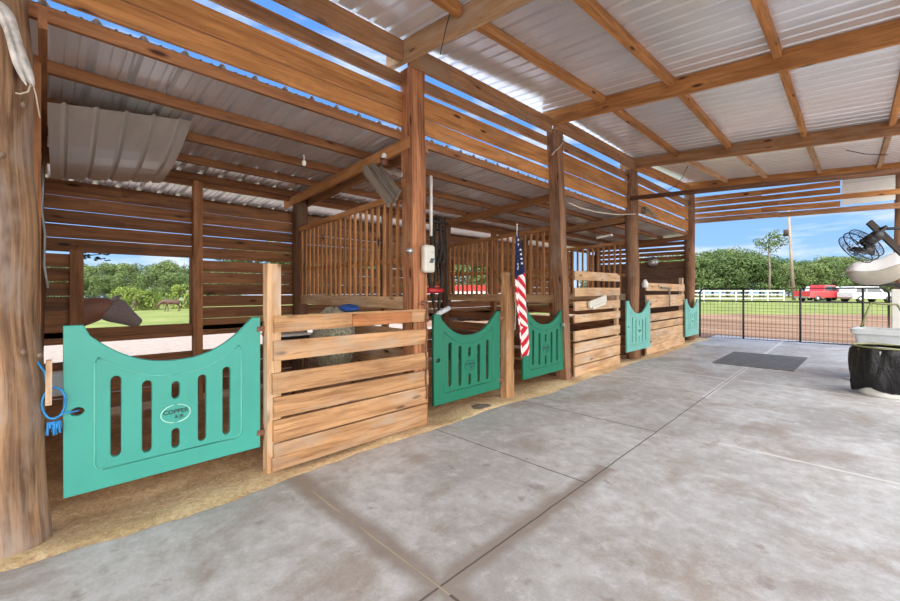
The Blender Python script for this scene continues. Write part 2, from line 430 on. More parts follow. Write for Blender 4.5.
# ---------------------------------------------------------------- ground, slab, dirt
def ground_z(x, y):
    far = (y-x)*S7
    r = min(max((far-18)/30, 0), 1)*.55 if y > 0 else 0
    side = min(max((x+.75*y+2)/12, 0), 1)
    return -.12+r*side
g = MB(); n = 90; xs = [-120+(200)*i/n for i in range(n+1)]; ys = [-60+(200)*i/n for i in range(n+1)]
def warp(t, c, s): return t
vs = [(x, y, ground_z(x, y)) for y in ys for x in xs]
g.add(vs, [(j*(n+1)+i, j*(n+1)+i+1, (j+1)*(n+1)+i+1, (j+1)*(n+1)+i) for j in range(n) for i in range(n)], None, 1.0, True)
o = g.build('ground', M['ground'], local=True); struct(o)
g = MB(); g.box(-3.50, 2.6, -7, 17.2, -.15, 0); struct(g.build('floor', M['concrete'], local=True))
g = MB(); nx, ny = 44, 200; rr = random.Random(3)
def dz(x, y):
    return -.035+.025*math.sin(x*3.1+y*1.7)*math.sin(y*2.3-x)+rr.uniform(-.008, .008)+(.03 if x > -3.9 else 0)+(.015 if x > -3.72 else 0)
vs = []
for j in range(ny+1):
    for i in range(nx+1):
        x = -7.4+(7.4-3.38)*i/nx; y = -7+(15.6+7)*j/ny
        if i == nx: x += -.02+.07*math.sin(y*1.9)*math.sin(y*.7+1)+rr.uniform(-.02, .02); z = .004 if x > -3.55 else -.02
        elif i == nx-1: z = .012+rr.uniform(0, .008)
        else: z = dz(x, y)
        vs.append((x, y, z))
g.add(vs, [(j*(nx+1)+i, j*(nx+1)+i+1, (j+1)*(nx+1)+i+1, (j+1)*(nx+1)+i) for j in range(ny) for i in range(nx)], None, 1.0, True)
o = g.build('stall_dirt', M['dirt'], local=True); tag(o, 'loose tan and brown dirt covering the stall floors beside the slab', 'dirt', kind='stuff')

# ---------------------------------------------------------------- roofs
def corrugated(name, x0, x1, y0, y1, zf, mat, pitch=.27, rib=.036, nx=2, sheet=.92, over=None, parent=None, minor=True):
    m_ = MB(); y = y0; prof = []
    # trapezoid ribs across Y
    while y < y1-1e-6:
        prof += [(y, 0), (y+pitch*.22, 0), (y+pitch*.24, rib*.28), (y+pitch*.28, rib*.28), (y+pitch*.30, 0)] if minor else [(y, 0), (y+pitch*.36, 0)]
        if minor: prof += [(y+pitch*.52, 0), (y+pitch*.54, rib*.28), (y+pitch*.58, rib*.28), (y+pitch*.60, 0)]
        prof += [(y+pitch*.74, 0), (y+pitch*.83, rib), (y+pitch*.90, rib), (y+pitch*.99, 0)]
        y += pitch
    prof.append((y1, 0)); prof = [p for p in prof if p[0] <= y1+.0001]
    k = len(prof); vs = []
    for i in range(nx+1):
        x = x0+(x1-x0)*i/nx
        for (yy, dz_) in prof: vs.append((x, yy, zf(x, yy)+dz_))
    tr = {}
    for i in range(nx):
        for j in range(k-1):
            sid = int((prof[j][0]-y0)/sheet)
            if sid not in tr: tr[sid] = random.uniform(.86, 1.06)
            m_.add([vs[i*k+j], vs[(i+1)*k+j], vs[(i+1)*k+j+1], vs[i*k+j+1]], [(0, 1, 2, 3)], None, tr[sid])
    o = m_.build(name, mat, parent, local=True)
    bm = bmesh.new(); bm.from_mesh(o.data); bmesh.ops.remove_doubles(bm, verts=bm.verts, dist=1e-5); bmesh.ops.recalc_face_normals(bm, faces=bm.faces); bm.to_mesh(o.data); bm.free()
    sd = o.modifiers.new('sheet', 'SOLIDIFY'); sd.thickness = .0012; sd.offset = 1
    return o
o = corrugated('ceiling', -4.02, 1.35, -7, 16.1, hi_z, M['tin'], nx=4, pitch=.21, rib=.030, minor=False)
struct(o, 'high galvanised ribbed roof over the concrete aisle'); hi_roof = o
o = corrugated('ceiling', -8.6, -3.82, -7, 15.4, lambda x, y: lo_z(x), M['tin_low'], nx=2)
struct(o, 'low ribbed metal roof over the stalls'); lo_roof = o

BE = [-5.5, -1.2, 2.9, 6.1, 9.75, 14.6]       # crossbeams carrying the high roof
for a, b_ in zip(BE, BE[1:]):
    for px in (-2.72, -1.76, -.62, .45, 1.2):
        g = MB(); e = .0
        p = Vector((px, a+.05, hi_z(px, a)-.055)); q = Vector((px, b_-.05, hi_z(px, b_)-.055))
        g.beam(p, q, .075 if px < 1 else .04, .10)
        g.build('purlin', M['beam'] if a < 9 else M['beam_pale'], hi_roof)
beam_lab = ['roof crossbeam behind the camera end of the aisle', 'roof crossbeam just behind the round trunk post',
            'short pale crossbeam overhead, resting on the square red post', 'long orange crossbeam resting on the second square post',
            'grey stained crossbeam between the two middle bays of the high roof', 'crossbeam directly above the slatted boards of the gable end']
for i, y in enumerate(BE):
    zl = lambda x: hi_z(x, y)-.125
    g = MB(); x0 = -3.95 if i != 3 else -3.82; mt = [M['beam'], M['beam'], M['beam_pale'], M['beam'], M['beam_grey'], M['beam']][i]
    g.beam((x0, y, zl(x0)), (1.3, y, zl(1.3)), .06, .235, tint=1.0)
    tag(g.build('roof_beam', mt), beam_lab[i], 'beam', 'crossbeams under the high roof')

# header boards along the stall side of the high roof, one per bay
HD = [(-5.4, 2.85, 4.07, 4.20), (2.95, 6.05, 4.20, 4.28), (6.15, 9.7, 4.38, 4.44), (9.8, 14.6, 4.44, 4.68)]
hl = ['dark header board under the high roof edge, before the square red post', 'header board under the high roof edge between the two square posts',
      'header board under the high roof edge behind the second square post', 'header board under the high roof edge in the last bay by the metal gate']
for i, (y0, y1, z0, z1) in enumerate(HD):
    g = MB(); x = -3.60
    t0, t1 = min(hi_z(x, y0)-.01, z0+.24), min(hi_z(x, y1)-.01, z1+.24)
    g.prism((x, y0, z0), (0, y1-y0, z1-z0), (-.045, 0, 0), (0, 0, t0-z0), 1.0)
    tag(g.build('header_board', M['beam_grey'] if i < 3 else M['beam']), hl[i], 'board', 'header boards')

# clerestory slats between the two roofs
cw = thing('slatted_screen', 'long orange boards with sky gaps between the low roof and the high roof', 'wooden screen', (-3.85, 5, 3.5))
SEG = [-5.5, -.13, 3.14, 6.6, 9.98, 14.9]
for k, (y0, y1) in enumerate(zip(SEG, SEG[1:])):
    tab = {0: ((3.562, 3.73, 0), (3.745, 3.965, 0), (4.045, 4.19, 0)), 2: ((3.565, 3.76, .0), (3.775, 4.03, .05), (4.09, 4.235, .09)),
           3: ((3.565, 3.82, .0), (3.845, 4.165, .02), (4.215, 4.39, .03)), 4: ((3.565, 3.88, .0), (3.91, 4.25, .04), (4.30, 4.49, .06))}[max(0, k if k > 1 else 0)]
    for (z0, z1, dd), mt, tn in zip(tab, ('beam', 'beam', 'beam_grey'), (1.05, .95, 1.0)):
        g = MB()
        g.prism((-3.80, y0+.005, z0), (0, y1-y0-.01, dd), (-.035, 0, 0), (0, 0, z1-z0), tn*random.uniform(.9, 1.1))
        g.build('board', M[mt], cw)

# low roof purlins and rafters
for px, mt in ((-3.845, 'purlin'), (-4.62, 'purlin'), (-5.38, 'purlin'), (-6.14, 'purlin'), (-6.86, 'wall'), (-8.3, 'wall')):
    for y0, y1 in zip(SEG, SEG[1:]):
        g = MB(); w = .04 if px > -4 else .06
        g.prism((px-w/2, y0+.004, lo_z(px)-.098), (0, y1-y0-.008, 0), (w, 0, 0), (0, 0, .095))
        g.build('purlin', M[mt], lo_roof)
RAF = [(-.02, 'low roof rafter beside the round trunk post', 'purlin'), (3.02, 'low roof rafter on the near side of the square red post', 'bars'),
       (3.27, 'low roof rafter on the far side of the square red post', 'beam_grey'), (6.60, 'low roof rafter meeting the second square post', 'purlin'),
       (9.86, 'near one of two low roof rafters at the third round post', 'beam_grey'), (10.1, 'far one of two low roof rafters at the third round post', 'wall'), (14.72, 'low roof rafter above the slatted end wall', 'wall')]
for y, lab, mt in RAF:
    g = MB(); z = lambda x: lo_z(x)-.17
    g.beam((-3.67, y, z(-3.67)), (-7.2, y, z(-7.2)), .045, .14, tint=1.0)
    tag(g.build('rafter', M[mt]), lab, 'rafter')

# ---------------------------------------------------------------- posts
def pole_post(p, q, r0, r1, n=18, wob=.02, seg=14):
    p, q = Vector(p), Vector(q); g = MB()
    pts = [p.lerp(q, i/seg)+Vector((.008*math.sin(i*1.3), .008*math.cos(i*.9), 0)) for i in range(seg+1)]
    return g.tube(pts, [r0+(r1-r0)*(i/seg)**.7*(1) for i in range(seg+1)], n, wob=wob)
g = pole_post((-3.74, -.155, -.1), (-3.86, -.235, hi_z(-3.86, 0)-.03), .178, .13, 32, .018, 30)
trunk = thing('wooden_post', 'thick round weathered tree trunk post at the left edge', 'post', (-3.74, -.15, 0), group='posts along the stall front')
g.build('trunk', M['pole'], trunk)
for u, v in ((3, 155), (24, 105), (24, 352), (40, 355)):
    p = on_x(u, v, -3.575); g = MB(); g.blob((p.x, p.y, p.z), (.03, .015, .018), 6); g.build('knot', M['pole'], trunk)
def sq_post(x, y, xt, yt, z1, w):
    g = MB(); k = 10; P = []
    for i in range(k+1):
        t = i/k; cx, cy = x+(xt-x)*t+.006*math.sin(i*2), y+(yt-y)*t+.006*math.cos(i*3); h = w/2*(1+.02*math.sin(i*4)); z = -.1+(z1+.1)*t
        P.append([(cx-h, cy-h, z), (cx+h, cy-h, z), (cx+h, cy+h, z), (cx-h, cy+h, z)])
    for i in range(k):
        for j in range(4):
            j2 = (j+1) % 4; a, b_, c_, d_ = P[i][j], P[i][j2], P[i+1][j2], P[i+1][j]
            g.add([a, b_, c_, d_], [(0, 1, 2, 3)], [[(a[2]+j*7, 0), (a[2]+j*7, w), (d_[2]+j*7, w), (d_[2]+j*7, 0)]], 1.0)
    g.add(P[k], [(0, 1, 2, 3)], None, 1.0); g.add(P[0], [(3, 2, 1, 0)], None, 1.0); return g
tag(sq_post(-3.72, 3.14, -3.74, 3.10, 4.23, .205).build('wooden_post', M['red_post']), 'rough square reddish post carrying the white plastic box', 'post', 'posts along the stall front')
tag(sq_post(-3.72, 6.66, -3.72, 6.32, 4.42, .20).build('wooden_post', M['brown_post']), 'square red-brown post just right of the flag', 'post', 'posts along the stall front')
tag(pole_post((-3.74, 9.98, -.1), (-3.76, 9.9, hi_z(-3.76, 9.9)-.02), .155, .145).build('wooden_post', M['brown_post']), 'round brown post behind the first pale teal gate', 'post', 'posts along the stall front')
tag(pole_post((-3.80, 14.95, -.1), (-3.80, 14.95, hi_z(-3.8, 14.9)-.02), .155, .15).build('wooden_post', M['brown_post']), 'round brown post at the left end of the black metal gate', 'post', 'posts along the stall front')
# posts on the open side (just right of the frame) and the gate post
for y, lab in ((-1.2, 'post on the open side nearest the camera'), (3.0, 'post on the open side across from the square red post'), (6.5, 'post on the open side across from the flag'), (10.4, 'post on the open side beside the fan')):
    tag(pole_post((1.08, y, -.1), (1.08, y, hi_z(1.08, y)-.02), .13, .12).build('wooden_post', M['pole']), lab, 'post', 'posts along the open side')
tag(pole_post((.90, 16.35, -.2), (.90, 16.0, hi_z(.9, 16)-.02), .13, .12).build('wooden_post', M['brown_post']), 'slim post at the right end of the black metal gate', 'post', 'posts along the open side')
# timber nailed behind the trunk post
g = MB(); g.box(-4.22, -4.16, -.15, -.03, 0, 3.30, 1.0); tag(g.build('timber_stud', M['purlin']), 'vertical reddish board just behind the round trunk post', 'board')
# back posts at the outside wall
for y, r, lab, mt in ((-.12, .10, 'dark corner post of the back wall, behind the trunk post', 'wall_dark'), (3.14, .125, 'dark round post where the first slatted divider meets the back wall', 'wall_dark'),
                      (6.73, .11, 'back wall post at the second slatted divider', 'wall_dark'), (9.98, .11, 'back wall post at the third slatted divider', 'wall_dark'), (14.8, .11, 'corner post of back wall and slatted end wall', 'wall_dark')):
    tag(pole_post((-6.86, y, -.1), (-6.86, y, lo_z(-6.9)-.10), r, r).build('back_post', M[mt]), lab, 'post', 'posts along the back wall')

# ---------------------------------------------------------------- back wall of the stalls (slatted)
def slats_along_y(g, x, y0, y1, rows, holes, th=.028):
    for z0, z1 in rows:
        cuts = [(y0, y1)]
        for (h0, h1, a, b_) in holes:
            if z1 > a+.03 and z0 < b_-.03:
                cuts = [c_ for (s0, s1) in cuts for c_ in ((s0, min(s1, h0)), (max(s0, h1), s1)) if c_[1]-c_[0] > .02]
        for s0, s1 in cuts:
            y = s0
            while y < s1-.02:
                e = min(s1, y+random.uniform(2.6, 3.6))
                if s1-e < .5: e = s1
                g.prism((x-th, y, z0), (0, e-y+.0, 0), (th, 0, 0), (0, 0, z1-z0)); y = e
rows = []; z = 2.96
gaps = [.006, .009, .012, .008, .03, .014, .013, .012, .012]
k = 0
while z > 1.16: rows.append((z-.166, z)); z -= .166+gaps[k % len(gaps)]; k += 1
rows[-1] = (rows[-1][0], rows[-1][1])
rows += [(.93, 1.08), (.47, .71), (.26, .46), (.05, .25)]
g = MB()
slats_along_y(g, -6.98, -5.5, 15.0, rows, [(.33, 1.50, 1.13, 2.10), (7.1, 8.46, 1.50, 2.26), (13.0, 14.3, 1.5, 3.0)])
struct(g.build('wall_back', M['wall'], local=True))
g = MB()      # studs and window framing
for y in (1.585, 5.0, 8.6, 11.6): g.box(-6.97, -6.86, y-.06, y+.06, 0, lo_z(-6.9)-.1)
g.box(-6.97, -6.90, .20, .33, .0, 2.12)
struct(g.build('trim_1', M['purlin'], local=True), 'upright studs inside the back wall')
for k, (y0, y1, z0, z1) in enumerate([(.33, 1.50, 1.12, 2.10), (7.1, 8.46, 1.50, 2.26), (13.0, 14.3, 1.5, 3.0)]):
    g = MB(); g.box(-7.0, -6.94, y0-.06, y1+.06, z1, z1+.10); g.box(-7.0, -6.94, y0-.06, y1+.06, z0-.12, z0); g.box(-7.0, -6.94, y0-.04, y0, z0, z1); g.box(-7.0, -6.94, y1, y1+.05, z0, z1)
    struct(g.build('window_%d' % (k+1), M['wall'], local=True))
g = MB(); g.box(-7.03, -6.96, -5.5, 15, 3.17, 3.27, 1.0); struct(g.build('trim_2', M['purlin'], local=True), 'top plate over the open strip of the back wall')

# end wall beyond the last stall and partition behind the trunk
g = MB()
z = 3.42
while z > 2.55: g.prism((-6.95, 15.0, z-.12), (3.0, 0, random.uniform(-.01, .01)), (0, .03, 0), (0, 0, .12)); z -= .12+random.choice((.03, .04, .05))
struct(g.build('wall_end', M['wall'], local=True))
g = MB(); g.box(-6.95, -3.95, 14.98, 15.02, -.05, 2.53, 1.0); struct(g.build('wall_panel_end', M['plywood'], local=True), 'brown plywood below the slats of the end wall')
g = MB(); z = 0
while z < 3.2: g.box(-6.9, -4.3, -.32, -.29, z, z+.17); z += .185
struct(g.build('wall_left', M['wall'], local=True))

# gable boards above the metal gate
gb = thing('gable_boards', 'horizontal boards with light gaps above the black metal gate', 'wooden screen', (-1.5, 15.6, 3.9))
for k in range(5):
    zz = 3.90+k*.185
    for (a, b_) in ((-3.9, -1.6), (-1.6, .95)) if k not in (1, 3, 4) else ((-3.9, -2.0), (-2.0, -.25)):
        g = MB(); sl = -.033; g.prism((a, 15.6, zz+sl*(a+3.9)), (b_-a-.0, 0, sl*(b_-a)+random.uniform(-.012, .012)), (0, .035, 0), (0, 0, .145+random.uniform(-.01, .015)))
        g.build('board', M['beam'] if k else M['beam_grey'], gb)
o = corrugated('tin_gable_sheet', 0, 1.0, 0, .86, lambda x, y: 0, M['white'], pitch=.2, rib=.015, nx=1, minor=False)
o.rotation_euler = (PI/2, 0, 0); o.location = (-.22, 15.62, 3.98); o.rotation_euler = (PI/2, 0, -.0)
tag(o, 'white ribbed sheet closing the right end of the boards above the gate', 'metal sheet')
# tie pole across the aisle at the third post
g = MB(); g.tube([(-3.7, 9.72, 3.78), (-1.5, 9.72, 3.66), (1.05, 9.72, 3.50)], .05, 10, wob=.03)
tag(g.build('tie_pole', M['wall_dark']), 'long dark round pole spanning the aisle at the third post', 'pole')

# ---------------------------------------------------------------- slatted dividers
def divider(y, lab, x0=-6.74, x1=-3.92, nb=20):
    t = thing('stall_divider', lab, 'stall divider', (-5.3, y, 0), group='slatted dividers between stalls')
    g = MB(); g.prism((x0, y-.075, 2.62), (x1-x0, 0, .12), (0, .03, 0), (0, 0, .075)); g.build('top_rail', M['bars'], t)
    g = MB(); g.box(x0, x1+.02, y-.045, y-.022, 1.38, 1.53, 1.05); g.build('bottom_rail', M['pine_pale'], t)
    for i in range(nb):
        x = x0+.03+(x1-x0-.15)*i/(nb-1); zt = 2.60+.12*(x-x0)/(x1-x0)+.07+random.uniform(-.01, .03)
        g = MB(); g.prism((x-.021, y-.022-.02, 1.50), (0, 0, zt-1.50), (.048, random.uniform(-.001, .001), 0), (0, .02, 0)); g.build('bar', M['bars'], t)
    g = MB(); g.box(x0, x1, y+.02, y+.04, 1.95, 2.02); g.build('cross_rail', M['bars'], t)
    for z0, z1 in ((.98, 1.14), (.74, .90), (.52, .70), (.28, .46), (.04, .23)):
        g = MB(); g.prism((x0, y-.03, z0), (x1-x0, 0, random.uniform(-.03, .03)), (0, .03, 0), (0, 0, z1-z0)); g.build('board', M['pine_pale'] if y < 4 else M['wall'], t)
    return t
divider(3.14, 'slatted orange divider with many upright bars beside the square red post')
divider(6.73, 'slatted divider seen between the red post and the flag post')
divider(9.98, 'slatted divider seen behind the third round post')

# ---------------------------------------------------------------- board panels at the stall fronts
def front_panel(lab, y0, y1, rows, post_y=None, mt='pine', x=-3.62, ztop=1.84, endpost=None):
    t = thing('board_panel', lab, 'board fence panel', (x, (y0+y1)/2, 0), group='board panels at the stall fronts')
    for i, (z0, z1) in enumerate(rows):
        g = MB(); a = y0+random.uniform(0, .02); g.prism((x-.03, a, z0+random.uniform(-.008, .008)), (0, y1-a+random.uniform(-.03, .0), random.uniform(-.012, .012)), (.034, 0, 0), (0, 0, z1-z0), random.uniform(.9, 1.12))
        g.build('board', M[mt], t)
    if post_y is not None:
        g = MB(); g.box(x-.13, x-.032, post_y-.06, post_y+.06, -.05, ztop, 1.1); g.build('upright', M['pine_pale'] if mt == 'pine' else M[mt], t)
    if endpost is not None:
        g = MB(); g.box(x-.10, x-.032, endpost-.05, endpost+.05, -.05, 1.5, .95); g.build('upright', M[mt], t)
    return t
R1 = [(.01, .13), (.14, .255), (.265, .455), (.485, .66), (.695, .875), (.98, 1.155), (1.23, 1.375)]
p1 = front_panel('big pine board panel between the near turquoise gate and the red post', 1.39, 3.22, R1, 1.42, x=-3.585)
g = MB(); g.box(-3.578, -3.56, 2.18, 2.95, 1.245, 1.365, (.92, .68, .56)); g.build('patch_board', M['pine'], p1)
R2 = [(.0, .2), (.22, .43), (.45, .635), (.665, .85), (1.0, 1.15), (1.24, 1.41), (1.5, 1.66), (1.80, 1.97)]
p2 = front_panel('pine board panel right of the square post beside the flag', 6.86, 8.92, R2, None, 'pine_pale', endpost=8.86)
R3 = [(.0, .2), (.21, .4), (.41, .6), (.61, .79), (.83, 1.02), (1.17, 1.33), (1.34, 1.50), (1.60, 1.80)]
p3 = front_panel('pale board panel between the two far pale teal gates', 10.5, 13.7, R3, 13.66, 'pine_pale', ztop=2.0)
# gate post with two boards between the two green gates
t = thing('gate_post', 'pale doubled timber post between the two green gates, holding the flag', 'post', (-3.70, 4.94, 0))
g = MB(); g.box(-3.76, -3.65, 4.84, 4.93, -.05, 1.88, 1.0); g.build('timber', M['pine'], t)
g = MB(); g.box(-3.76, -3.65, 4.935, 5.03, -.05, 1.66, .92); g.build('timber', M['pine'], t)

# ---------------------------------------------------------------- plastic stall gates
def rr_slot(cx, cz, w, h, n=6):
    r = w/2; P = []
    for k in range(n+1): a = PI*k/n; P.append((cx+r*math.cos(a), cz+h/2-r+r*math.sin(a)))
    for k in range(n+1): a = PI+PI*k/n; P.append((cx+r*math.cos(a), cz-h/2+r+r*math.sin(a)))
    return P
def ell(cx, cz, a, b_, n=20): return [(cx+a*math.cos(2*PI*k/n), cz+b_*math.sin(2*PI*k/n)) for k in range(n)]
W, HG = 1.25, 1.14
def gate_outline(ins=0):
    hw = W/2-ins; P = [(-hw, ins), (hw, ins), (hw, HG-ins*(1 if ins == 0 else 0))]
    if ins == 0:
        P = [(-hw, 0), (hw, 0), (hw, HG), (hw-.07, HG)]
        for k in range(1, 24):
            t = k/24; x = (hw-.09)*(1-2*t); P.append((x, HG-.30*(1-(abs(x)/(hw-.07))**2.3)))
        P += [(-hw+.10, HG), (-hw, HG)]
    return P
def bead_path():
    hw = W/2-.155; z0 = .135; P = []
    def arc(cx, cz, a0, r=.05):
        for k in range(5): a = a0+PI/2*k/4; P.append((cx+r*math.cos(a), cz+r*math.sin(a)))
    arc(-hw+.05, z0+.05, PI); arc(hw-.05, z0+.05, -PI/2)
    top = lambda x: HG-.41+.20*(abs(x)/hw)**2.3
    P.append((hw, top(hw)-.06)); P.append((hw-.02, top(hw)-.02))
    for k in range(1, 20): x = (hw-.03)*(1-2*k/20); P.append((x, top(x)-.0))
    P.append((-hw+.02, top(hw)-.02)); P.append((-hw, top(hw)-.06)); P.append(P[0])
    return P
def make_gate(lab, mat, rim, ring='emblem_ring'):
    t = thing('stall_gate', lab, 'stall gate', (0, 0, 0), group='plastic stall gates')
    loops = [gate_outline()]
    slots = [(-.355, .44, .57), (-.178, .42, .53), (.178, .41, .53), (.355, .42, .56)]
    for x, zb, h in slots: loops.append(rr_slot(x, zb-.24+h/2, .058, h))
    loops.append(rr_slot(0, .61, .052, .13)); loops.append(rr_slot(0, .24, .052, .15)); loops.append(ell(-.555, .56, .034, .028))
    pn = from_eval(flat_curve(loops, .045, .006), 'panel', mat, t, RX)
    g = MB(); P = bead_path(); g.tube([(x, -.023, z) for x, z in P], .0065, 6, cap=False)
    g.build('molded_bead', rim, t, local=True)
    em = MB(); E = ell(0, .43, .095, .068, 28); E.append(E[0]); em.tube([(x, -.024, z) for x, z in E], .0045, 6, cap=False)
    e = em.build('emblem', M[ring], t, local=True)
    text_mesh('COPPER', .045, Vector((0, -.024, .445)), M['emblem_ink'], 'lettering', e)
    text_mesh('& JR', .034, Vector((.022, -.024, .405)), M['emblem_ink'], 'lettering', e)
    for z in (1.03, .12):
        h = MB(); h.box(W/2-.03, W/2+.06, -.03, .03, z-.015, z+.03); h.tube([(W/2+.035, 0, z-.06), (W/2+.035, 0, z+.07)], .012, 8)
        h.build('hinge', M['rust'], t, local=True)
    return t
g1 = make_gate('large turquoise plastic gate nearest the camera, latched with blue twine', M['gate_light'], M['slot_rim'])
def put(t, y, x, z, lab=None, mat=None, sx=1, rz=0):
    t.location = (x, y, z); t.rotation_euler = (0, 0, PI/2+rz)
    if lab: t['label'] = lab
    if sx != 1: t.scale = (sx, 1, 1)
    return t
put(g1, .70, -3.70, .23)
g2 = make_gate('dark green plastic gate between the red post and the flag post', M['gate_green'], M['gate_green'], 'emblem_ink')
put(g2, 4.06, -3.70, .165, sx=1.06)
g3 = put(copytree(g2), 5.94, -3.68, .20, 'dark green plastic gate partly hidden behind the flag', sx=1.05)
g4 = make_gate('pale teal plastic gate in front of the third round post', M['gate_pale'], M['gate_pale'])
put(g4, 9.70, -3.52, .24, sx=1.06, rz=-.03)
g5 = put(copytree(g4), 14.2, -3.55, .22, 'farthest pale teal gate, next to the black metal gate', sx=1.1)

# twine, stick and bucket things left of the first gate
g = MB(); pts = []
c0 = on_x(54, 403, -3.66)
for k in range(22):
    a = 2*PI*k/20; pts.append(c0+Vector((.01*math.sin(a*3), .055*math.cos(a), .10*math.sin(a))))
g.tube(pts, .007, 6)
g.tube([c0+Vector((0, .0, -.1)), c0+Vector((.03, .045, -.07)), Vector((-3.66, .145, .80)), Vector((-3.74, .15, .80))], .006, 6)
for k in range(14):
    a = c0+Vector((.0, random.uniform(-.03, .03), -.12)); g.tube([a, a+Vector((random.uniform(-.02, .02), random.uniform(-.02, .02), -random.uniform(.03, .09)))], .006, 5)
g.tube([c0+Vector((0, -.03, .09)), c0+Vector((-.02, -.04, .2)), c0+Vector((-.05, -.09, .30))], .007, 6)
tag(g.build('twine_loop', M['blue_rope']), 'frayed bright blue twine loop tying the turquoise gate to the post', 'rope')
g = MB(); p = on_x(49, 360, -3.62); q = on_x(48.5, 405, -3.62); g.beam(p, q, .038, .03, up=(0, 1, 0), tint=1.1)
tag(g.build('wooden_stick', M['pine_pale']), 'short pale wooden stick beside the trunk post at the blue twine', 'stick')
g = MB(); p = on_x(55, 376, -3.95); g.box(p.x-.03, p.x+.03, p.y-.04, p.y+.05, p.z-.14, p.z+.03); tag(g.build('hanging_tag', M['tote'], bevel=.01), 'small grey plastic piece hanging behind the blue twine', 'plastic tag')
# white wrap on the trunk post
t = thing('plastic_wrap', 'torn white plastic sleeve and cord draped down the top of the trunk post', 'plastic sleeve', (-3.6, -.1, 3.0))
g = MB(); path = [(-6, 2), (6, 12), (14, 30), (19, 50), (26, 70), (34, 88)]
P3 = [on_x(u, v, -3.60) for u, v in path]
for w_, off in ((.032, 0), (.022, .03)):
    vs = []
    for i, p in enumerate(P3):
        ww = w_*(1.1 if i < 3 else .85-.08*(i-3)) + .012*math.sin(i*2.1)
        d = (P3[min(i+1, 5)]-P3[max(i-1, 0)]).normalized(); sd = d.cross(Vector((1, 0, 0))).normalized()
        for s_ in (-1, -.4, .3, 1): vs.append(p+sd*(ww*s_+off)+Vector((.03*(1-s_*s_)+.008*math.sin(i*3+s_*4)+off*.3, 0, 0)))
    g.add(vs, [(i*4+j, i*4+j+1, (i+1)*4+j+1, (i+1)*4+j) for i in range(5) for j in range(3)], None, 1.0, True)
o = g.build('sleeve', M['dirty_white'], t); sd = o.modifiers.new('th', 'SOLIDIFY'); sd.thickness = .006
o.modifiers.new('ss', 'SUBSURF').levels = 1; o.modifiers['ss'].render_levels = 2
g = MB(); g.tube([on_x(31, 84, -3.55), on_x(28, 92, -3.53), on_x(20, 94, -3.53), on_x(16, 93, -3.55)], .005, 6); g.tube([on_x(33, 84, -3.55), on_x(36, 95, -3.56), on_x(40, 118, -3.6)], .004, 6)
g.build('cord', M['rope'], t)
# pale hose on the back wall corner
g = MB(); g.tube([on_x(u, v, -6.6) for u, v in ((42, 155), (43, 180), (42, 212), (45, 235), (44, 265), (48, 288))], .011, 8)
tag(g.build('water_hose', M['tote']), 'thin pale blue hose hanging down the dark corner behind the trunk post', 'hose')

# ---------------------------------------------------------------- loose curved tin sheet under the low roof
a, b_, c_, d_ = on_x(47, 102, -4.95), on_x(192, 121, -4.95), on_x(160, 183, -6.3), on_x(51, 178, -6.3)
a.z = min(a.z, 3.33); g = MB(); nu, nv = 40, 8; vs = []
for i in range(nu+1):
    s = i/nu
    for j in range(nv+1):
        t_ = j/nv; p = a.lerp(b_, s).lerp(d_.lerp(c_, s), t_); p.z -= .16*math.sin(PI*t_)*.6
        ph = (s*5) % 1; p.z += .022 if .42 < ph < .56 else 0
        vs.append(p)
g.add(vs, [(i*(nv+1)+j, (i+1)*(nv+1)+j, (i+1)*(nv+1)+j+1, i*(nv+1)+j+1) for i in range(nu) for j in range(nv)], None, 1.0)
o = g.build('loose_tin_sheet', M['tin_panel']); sd = o.modifiers.new('th', 'SOLIDIFY'); sd.thickness = .002
tag(o, 'loose curved sheet of ribbed tin slung under the low roof', 'metal sheet')

# ---------------------------------------------------------------- things on and around the red post
t = thing('plastic_box', 'off-white plastic box screwed to the right side of the square red post', 'electrical box', on_x(426, 272, -3.60))
pc = on_x(426.5, 259, -3.6)
g = MB(); g.box(-3.615, -3.53, pc.y-.085, pc.y+.085, pc.z-.165, pc.z+.165); g.build('case', M['offwhite'], t, bevel=.03)
g = MB(); g.prism((-3.528, pc.y-.02, pc.z-.05), (0, .055, 0), (0, .028, .055), (.003, 0, 0)); g.build('emblem', M['glass_dark'], t)
g = MB(); g.box(-3.53, -3.526, pc.y+.0, pc.y+.06, pc.z+.07, pc.z+.085); g.build('emblem', M['steel'], t)
g = MB(); p = on_x(407, 251, -3.60); g.lathe([(.001, -.03), (.03, -.03), (.038, 0), (.03, .03), (.001, .03)], p+Vector((.05, 0, 0)), 12); g.tube([p, p+Vector((.05, 0, 0)), p+Vector((.05, 0, -.09))], .012, 8); g.tube([p+Vector((.05, -.05, .0)), p+Vector((.05, .05, 0))], .01, 8)
tag(g.build('tap_fitting', M['steel']), 'small metal fitting on the red post left of the white plastic box', 'fitting')
g = MB(); g.tube([on_x(431, 176, -3.70), on_x(431, 236, -3.70)], .020, 10); tag(g.build('white_conduit', M['white']), 'straight white pipe hanging beside the red post above the plastic box', 'pipe')
g = MB(); p = on_x(424, 290.5, -3.80); g.tube([p+Vector((-.05, .1, 0)), p+Vector((-.05, .36, 0))], .034, 10); g.tube([p+Vector((-.05, .1, 0)), p+Vector((-.02, .05, 0))], .015, 8)
tag(g.build('red_bar', M['red']), 'short red padded bar sticking out beside the square red post', 'bar')
t = thing('halter_bundle', 'bundle of black halters and lead ropes hanging behind the red post', 'horse halters', on_x(437, 330, -4.2))
rb = random.Random(5)
